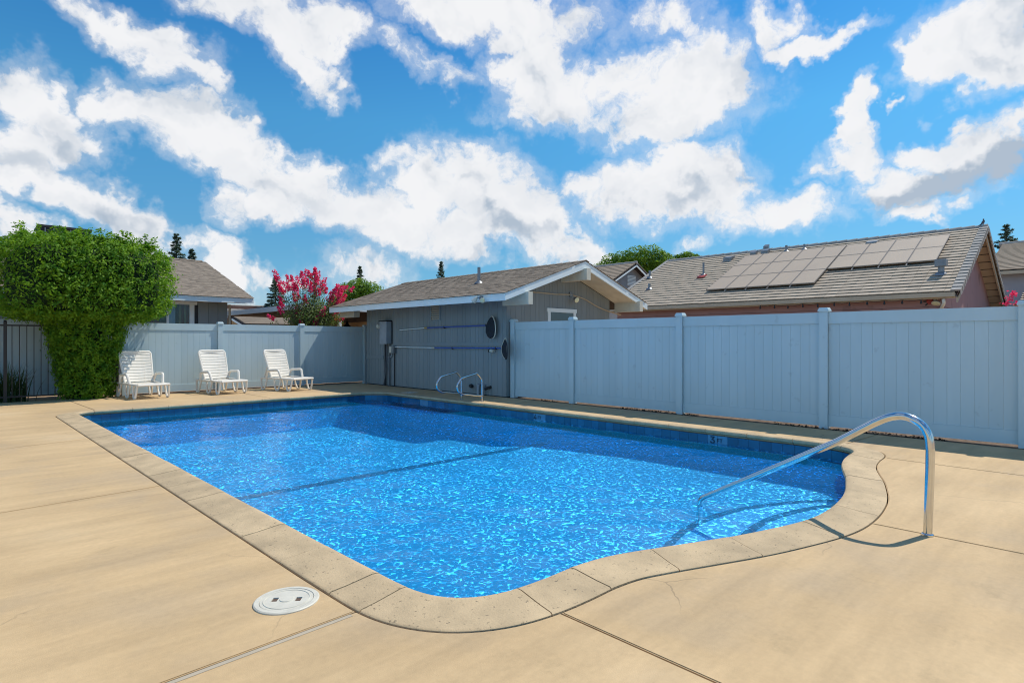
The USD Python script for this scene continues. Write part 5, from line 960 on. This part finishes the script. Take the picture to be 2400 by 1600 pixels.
# young shoots standing above the clipped top
tips = []
for k in range(150):
    a_, b_ = r.uniform(-1.65, 1.65), r.uniform(-1.0, 1.0); dd = V(a_, b_, 1.05); dd /= np.linalg.norm(dd); p0 = CC + dd * crown_r(dd[None])[0] * .95
    h = r.uniform(.08, .38) * (1.0 if r.random() < .5 else .55); ln_ = int(18 + h * 90); t_ = r.random(ln_); lean_ = r.normal(0, .25, 2)
    tips.append(np.stack([p0[0] + lean_[0] * h * t_ + r.normal(0, .035, ln_), p0[1] + lean_[1] * h * t_ + r.normal(0, .035, ln_), p0[2] + h * t_], 1))
tips = np.vstack(tips)
sp, sn = sprigs(*stem_pt(1900), 11, .05)
allc = np.vstack([pc, tips, sp]); alln = np.vstack([d, r.normal(0, .5, tips.shape) + V(0, 0, .5), sn])
part(sh, 'foliage', leaves(allc, alln, .085, .034, r), 'hedge_leaf', kind='stuff')
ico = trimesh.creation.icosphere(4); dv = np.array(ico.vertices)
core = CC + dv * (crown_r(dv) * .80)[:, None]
part(sh, 'inner_twigs', [(core, np.array(ico.faces)), tube([(2.46, 17.0, 0), (2.45, 17, .5), (2.43, 17, 1.1), (2.42, 17, 1.6), (2.42, 17, 2.1)], [.24, .28, .36, .42, .5], 14)], 'hedge_core', smooth=True)  # added solid core blocks light leaks; its near-black stands in for inner shade
part(sh, 'trunk', [tube([(2.44 + dx, 17.0 + dy, -.06), (2.44 + dx * 1.4, 17.0 + dy * 1.4, .7), (2.42 + dx * 3, 17.0 + dy * 3, 1.9)], [.05, .045, .03], 8) for dx, dy in ((-.12, -.05), (.1, .06), (.02, -.14))], 'bark', smooth=40)

# ---- strappy plant behind the railing
ly = thing('strappy_plant', 'clump of dark strap-leaved plant behind the black railing', 'plant', (1.05, 17.5, 0))
r = np.random.default_rng(5); vs, fs, n_ = [], [], 0
for k in range(210):
    a_ = r.uniform(0, 2 * PI); lean_ = r.uniform(.05, .85) ; h = r.uniform(.50, 1.0); b0 = V(1.10 + r.normal(0, .16), 17.5 + r.normal(0, .10), -.05); dr = V(math.cos(a_), math.sin(a_), 0); sd = V(-dr[1], dr[0], 0); w0 = r.uniform(.008, .014)
    for i_ in range(6):
        t_ = i_ / 5; p_ = b0 + dr * lean_ * h * t_ ** 1.7 + V(0, 0, h * (t_ - .22 * lean_ * t_ ** 2.2)); w_ = w0 * (1 - t_ ** 2.2) + .001
        vs += [p_ - sd * w_, p_ + sd * w_]
        if i_ < 5: fs += [[n_ + 2 * i_, n_ + 2 * i_ + 1, n_ + 2 * i_ + 3], [n_ + 2 * i_, n_ + 2 * i_ + 3, n_ + 2 * i_ + 2]]
    n_ += 12
part(ly, 'blades', (np.array(vs), np.array(fs)), 'blade', kind='stuff')

# ---- crape myrtle
PAN = [(7.854, 18.936, 3.314), (8.179, 18.939, 3.402), (7.795, 18.617, 3.046), (7.773, 18.364, 2.946), (7.758, 18.109, 3.072), (8.03, 18.472, 3.093), (8.182, 18.499, 3.147), (8.037, 18.1, 3.007), (8.146, 18.104, 3.222), (8.741, 19.149, 3.448), (8.668, 18.768, 3.392), (8.566, 18.308, 3.266), (8.929, 18.528, 3.676), (8.993, 19.122, 3.643), (9.046, 19.037, 3.551), (9.181, 18.979, 3.535), (8.987, 18.482, 3.351), (9.191, 18.592, 3.231), (8.908, 18.794, 3.215), (8.575, 18.117, 3.042), (9.005, 18.661, 2.95), (8.99, 18.349, 2.952), (9.557, 19.018, 3.092), (9.479, 18.121, 3.098), (10.029, 18.797, 3.152), (10.318, 19.007, 3.229), (9.336, 18.3, 2.86), (9.834, 19.035, 2.858), (9.919, 19.009, 2.976), (9.57, 18.07, 2.838), (10.121, 18.828, 2.839), (9.608, 18.051, 2.642), (9.78, 18.604, 2.676), (8.359, 18.53, 2.821), (8.115, 18.274, 2.731), (8.535, 18.407, 2.706), (7.951, 18.937, 2.715), (7.766, 18.398, 2.492), (7.627, 18.214, 2.314), (7.585, 18.818, 2.105), (8.343, 18.543, 2.321), (8.731, 18.929, 2.162), (8.857, 18.309, 2.03), (8.389, 18.402, 1.946), (9.853, 18.93, 2.08), (9.916, 18.608, 2.096), (10.027, 18.607, 2.325), (9.554, 18.31, 2.234), (8.988, 18.066, 2.315), (8.948, 19.077, 2.284)]
rp = np.random.default_rng(4); PAN = PAN + [tuple(V(*p) + rp.normal(0, .10, 3)) for p in PAN if p[0] > 9.25 and p[2] > 2.6 or p[2] > 3.2]
cm = thing('crape_myrtle', 'pink flowering crape myrtle standing behind the sunlit fence', 'tree', (8.7, 18.6, 0))
r = np.random.default_rng(9); root = V(8.75, 18.6, -.06); hub = V(8.75, 18.6, 1.35)
trunks = [tube(spline([root + V(dx, dy, 0), root + V(dx * 1.6, dy * 1.6, .8), hub + V(dx * 2.5, dy * 2.5, 0)], 4), np.linspace(.045, .03, 9), 8) for dx, dy in ((-.1, 0), (.08, .06), (.03, -.09), (-.03, .09))]
part(cm, 'trunk', trunks, 'bark', smooth=40)
br = []; lc_, ln__ = [], []
for p_ in PAN:
    e = V(*p_); mid = hub * .55 + e * .45 + V(0, 0, -.12) + r.normal(0, .05, 3); pts = spline([hub + r.normal(0, .05, 3), mid, e], 5)
    br.append(tube(pts, np.linspace(.014, .004, len(pts)), 5))
    for t_ in r.random(95) ** .65:
        q = pts[min(int(t_ * (len(pts) - 1)), len(pts) - 2)]; lc_.append(q + r.normal(0, .085, 3))
part(cm, 'branches', br, 'bark')
nl = 3400; dd = sphere_dirs(nl, r); lc2 = V(8.95, 18.6, 2.2) + dd * V(1.05, .75, .62) * (r.random((nl, 1)) ** .4)
lc_ = np.vstack([np.array(lc_), lc2])
part(cm, 'foliage', leaves(lc_, (lc_ - V(8.8, 18.6, 2.3)), .075, .036, r), 'myrtle_leaf', kind='stuff')
for p_ in PAN:
    e = V(*p_); s = r.uniform(.09, .17); ax = e - hub; ax /= np.linalg.norm(ax); m_ = 95
    t_ = r.random(m_); rad = s * .75 * np.sqrt(r.random(m_)) * (1 - .55 * t_); a_ = r.uniform(0, 2 * PI, m_); u = np.cross(ax, V(0, 1, .2)); u /= np.linalg.norm(u); w_ = np.cross(ax, u)
    c = e + ax * ((t_ - .5) * s * 2.3)[:, None] + (np.cos(a_) * rad)[:, None] * u + (np.sin(a_) * rad)[:, None] * w_
    part(cm, 'blossom', leaves(c, c - e, .06, .05, r), 'blossom')
c2 = thing('crape_myrtle', 'small tip of a pink flowering shrub at the far right over the fence', 'shrub', (13.0, 1.15, 0))
part(c2, 'trunk', tube([(13.0, 1.0, -.06), (13.0, 1.05, 1.0), (13.0, 1.15, 1.9)], [.03, .025, .01], 7), 'bark', smooth=40)
cc = V(13.0, 1.1, 1.75) + sphere_dirs(400, r) * r.random((400, 1)) * V(.25, .2, .25); part(c2, 'foliage', leaves(cc, cc - V(13, 1.1, 1.7), .07, .035, r), 'myrtle_leaf', kind='stuff')
for e in ((13.0, 1.22, 2.07), (13.0, 1.13, 1.98), (13.02, 1.18, 2.15), (12.98, 1.26, 1.99)):
    c = V(*e) + r.normal(0, .025, (45, 3)); part(c2, 'blossom', leaves(c, c - V(*e), .035, .03, r), 'blossom')

# ---- trees beyond
def conifer(label, x, y, h, w, seed, open_=.5, z0=.8):
    t = thing('conifer_tree', label, 'tree', (x, y, 0), group=None); r = np.random.default_rng(seed)
    part(t, 'trunk', tube([(x, y, -.06), (x, y, h * .6), (x, y, h * .98)], [h * .018, h * .010, h * .002], 8), 'bark', smooth=40)
    cs, ns, bs_ = [], [], []
    nb = int(34 + 9 * h)
    for k in range(nb):
        f_ = 1 - max((k + r.uniform(-.4, .4)) / nb, 0) ** .85; f_ = min(max(f_, .02), 1); z = z0 + (1 - f_) * (h - z0)
        R_ = (w * f_ ** .85 + .10) * r.uniform(.55, 1.15); a_ = k * 2.4 + r.uniform(-.5, .5); n__ = int(30 + 110 * R_)
        s_ = r.random(n__) ** .6; rise = r.uniform(-.05, .12) * R_
        p_ = np.stack([x + math.cos(a_) * R_ * s_, y + math.sin(a_) * R_ * s_, z + rise * s_ - .16 * R_ * s_ * (1 - .5 * s_)], 1) + r.normal(0, 1, (n__, 3)) * (V(.10, .10, .075) * (.35 + .55 * R_ * (1.15 - open_)))
        cs.append(p_); ns.append(np.tile(V(math.cos(a_) * .4, math.sin(a_) * .4, .5), (n__, 1)))
    cs, ns = np.vstack(cs), np.vstack(ns)
    part(t, 'crown', leaves(cs, ns, .20, .06, r), 'conifer_leaf', kind='stuff'); return t
conifer('taller dark conifer rising behind the grey house roof left of its ridge end', 11.65, 45.0, 8.8, 1.9, 31)
conifer('shorter dark conifer just right of the taller one behind the grey house', 12.75, 45.5, 7.9, 1.5, 32)
conifer('layered blue-green conifer behind the left side of the crape myrtle', 18.5, 45.0, 6.3, 2.1, 33, .9)
conifer('slim conifer top poking over the bright green tree', 28.94, 50.6, 8.6, 1.1, 34, .7)
conifer('lone slim conifer over the middle of the shed roof ridge', 38.25, 50.0, 9.9, 1.6, 35)
conifer('big dark conifer right of the mauve gable at the right edge', 60.0, 5.85, 10.6, 3.3, 36, .35)
def broad(label, blobs, trunk, seed, n_=2600, leaf=.22, lm='broad_leaf'):
    x, y, _ = trunk; t = thing('leafy_tree', label, 'tree', (x, y, 0)); r = np.random.default_rng(seed)
    cs, ns, limbs = [], [], [tube([(x, y, -.06), (x + .1, y, 1.5), (x, y, 3.2)], [.28, .22, .18], 10)]
    for bx, by, bz, br_ in blobs:
        d = sphere_dirs(n_, r); lump = .72 + .55 * meshkit.fbm(d * 2.6 + bx, 3, seed); p_ = V(bx, by, bz) + d * (br_ * lump * r.random(n_) ** .22)[:, None] * V(1, 1, .82)
        cs.append(p_); ns.append(d); limbs.append(tube([(x, y, 2.8), ((x + bx) / 2, (y + by) / 2, (3 + bz) / 2), (bx, by, bz)], [.15, .10, .03], 6))
    part(t, 'trunk', limbs, 'bark', smooth=40); part(t, 'crown', leaves(np.vstack(cs), np.vstack(ns), leaf, leaf * .55, r), lm, kind='stuff'); return t
broad('bright green leafy tree left of the shed roof behind the crape myrtle', [(27.2, 50, 5.8, 1.2), (28.5, 50, 6.3, 1.3), (29.8, 50, 6.0, 1.25), (30.8, 50.3, 5.2, 1.1), (26.4, 50, 5.0, .9)], (28.6, 50, 0), 41, 1500)
broad('wide green tree between the shed peak and the striped tile roof', [(60, 45.0, 9.6, 1.9), (60, 43.4, 10.6, 1.9), (60, 41.6, 10.7, 2.0), (60, 39.8, 11.0, 2.0), (60, 38.0, 10.9, 2.0), (60, 36.6, 10.4, 1.6), (60, 40.5, 9.0, 2.2), (60, 43.5, 8.8, 2.0), (60.4, 37.6, 8.9, 2.0)], (60, 40.5, 0), 42, 1900, .30)
broad('faint treetop just above the striped roof ridge by the wide green tree', [(62, 34.4, 10.8, 1.1), (62, 35.4, 10.7, 1.0), (62, 33.4, 10.5, .9)], (62, 34.4, 0), 43, 1200, .28)
# fallen leaves and weeds along the foot of the fence
r = np.random.default_rng(77); m_ = 900
c = np.stack([9.80 + r.normal(0, .04, m_), r.uniform(.6, 10.0, m_), np.full(m_, 0.0) + r.uniform(-.005, .02, m_)], 1); keep = meshkit.noise(np.stack([c[:, 1] * 1.7, 0 * c[:, 1], 0 * c[:, 1]], 1), 3) > .45
P('litter', c=(0.12, 0.07, 0.035), c2=(0.05, 0.03, 0.02), scale=20, rough=.95, island=.5)
lt = usdkit.mesh(stage, '/World/leaf_litter', leaves(c[keep], np.tile(V(0, 0, 1.0), (int(keep.sum()), 1)), .045, .03, r), MATS['litter'])
tag(lt.GetPrim(), 'brown leaf litter in the dark gap along the foot of the long fence', 'leaf litter', None, 'stuff')
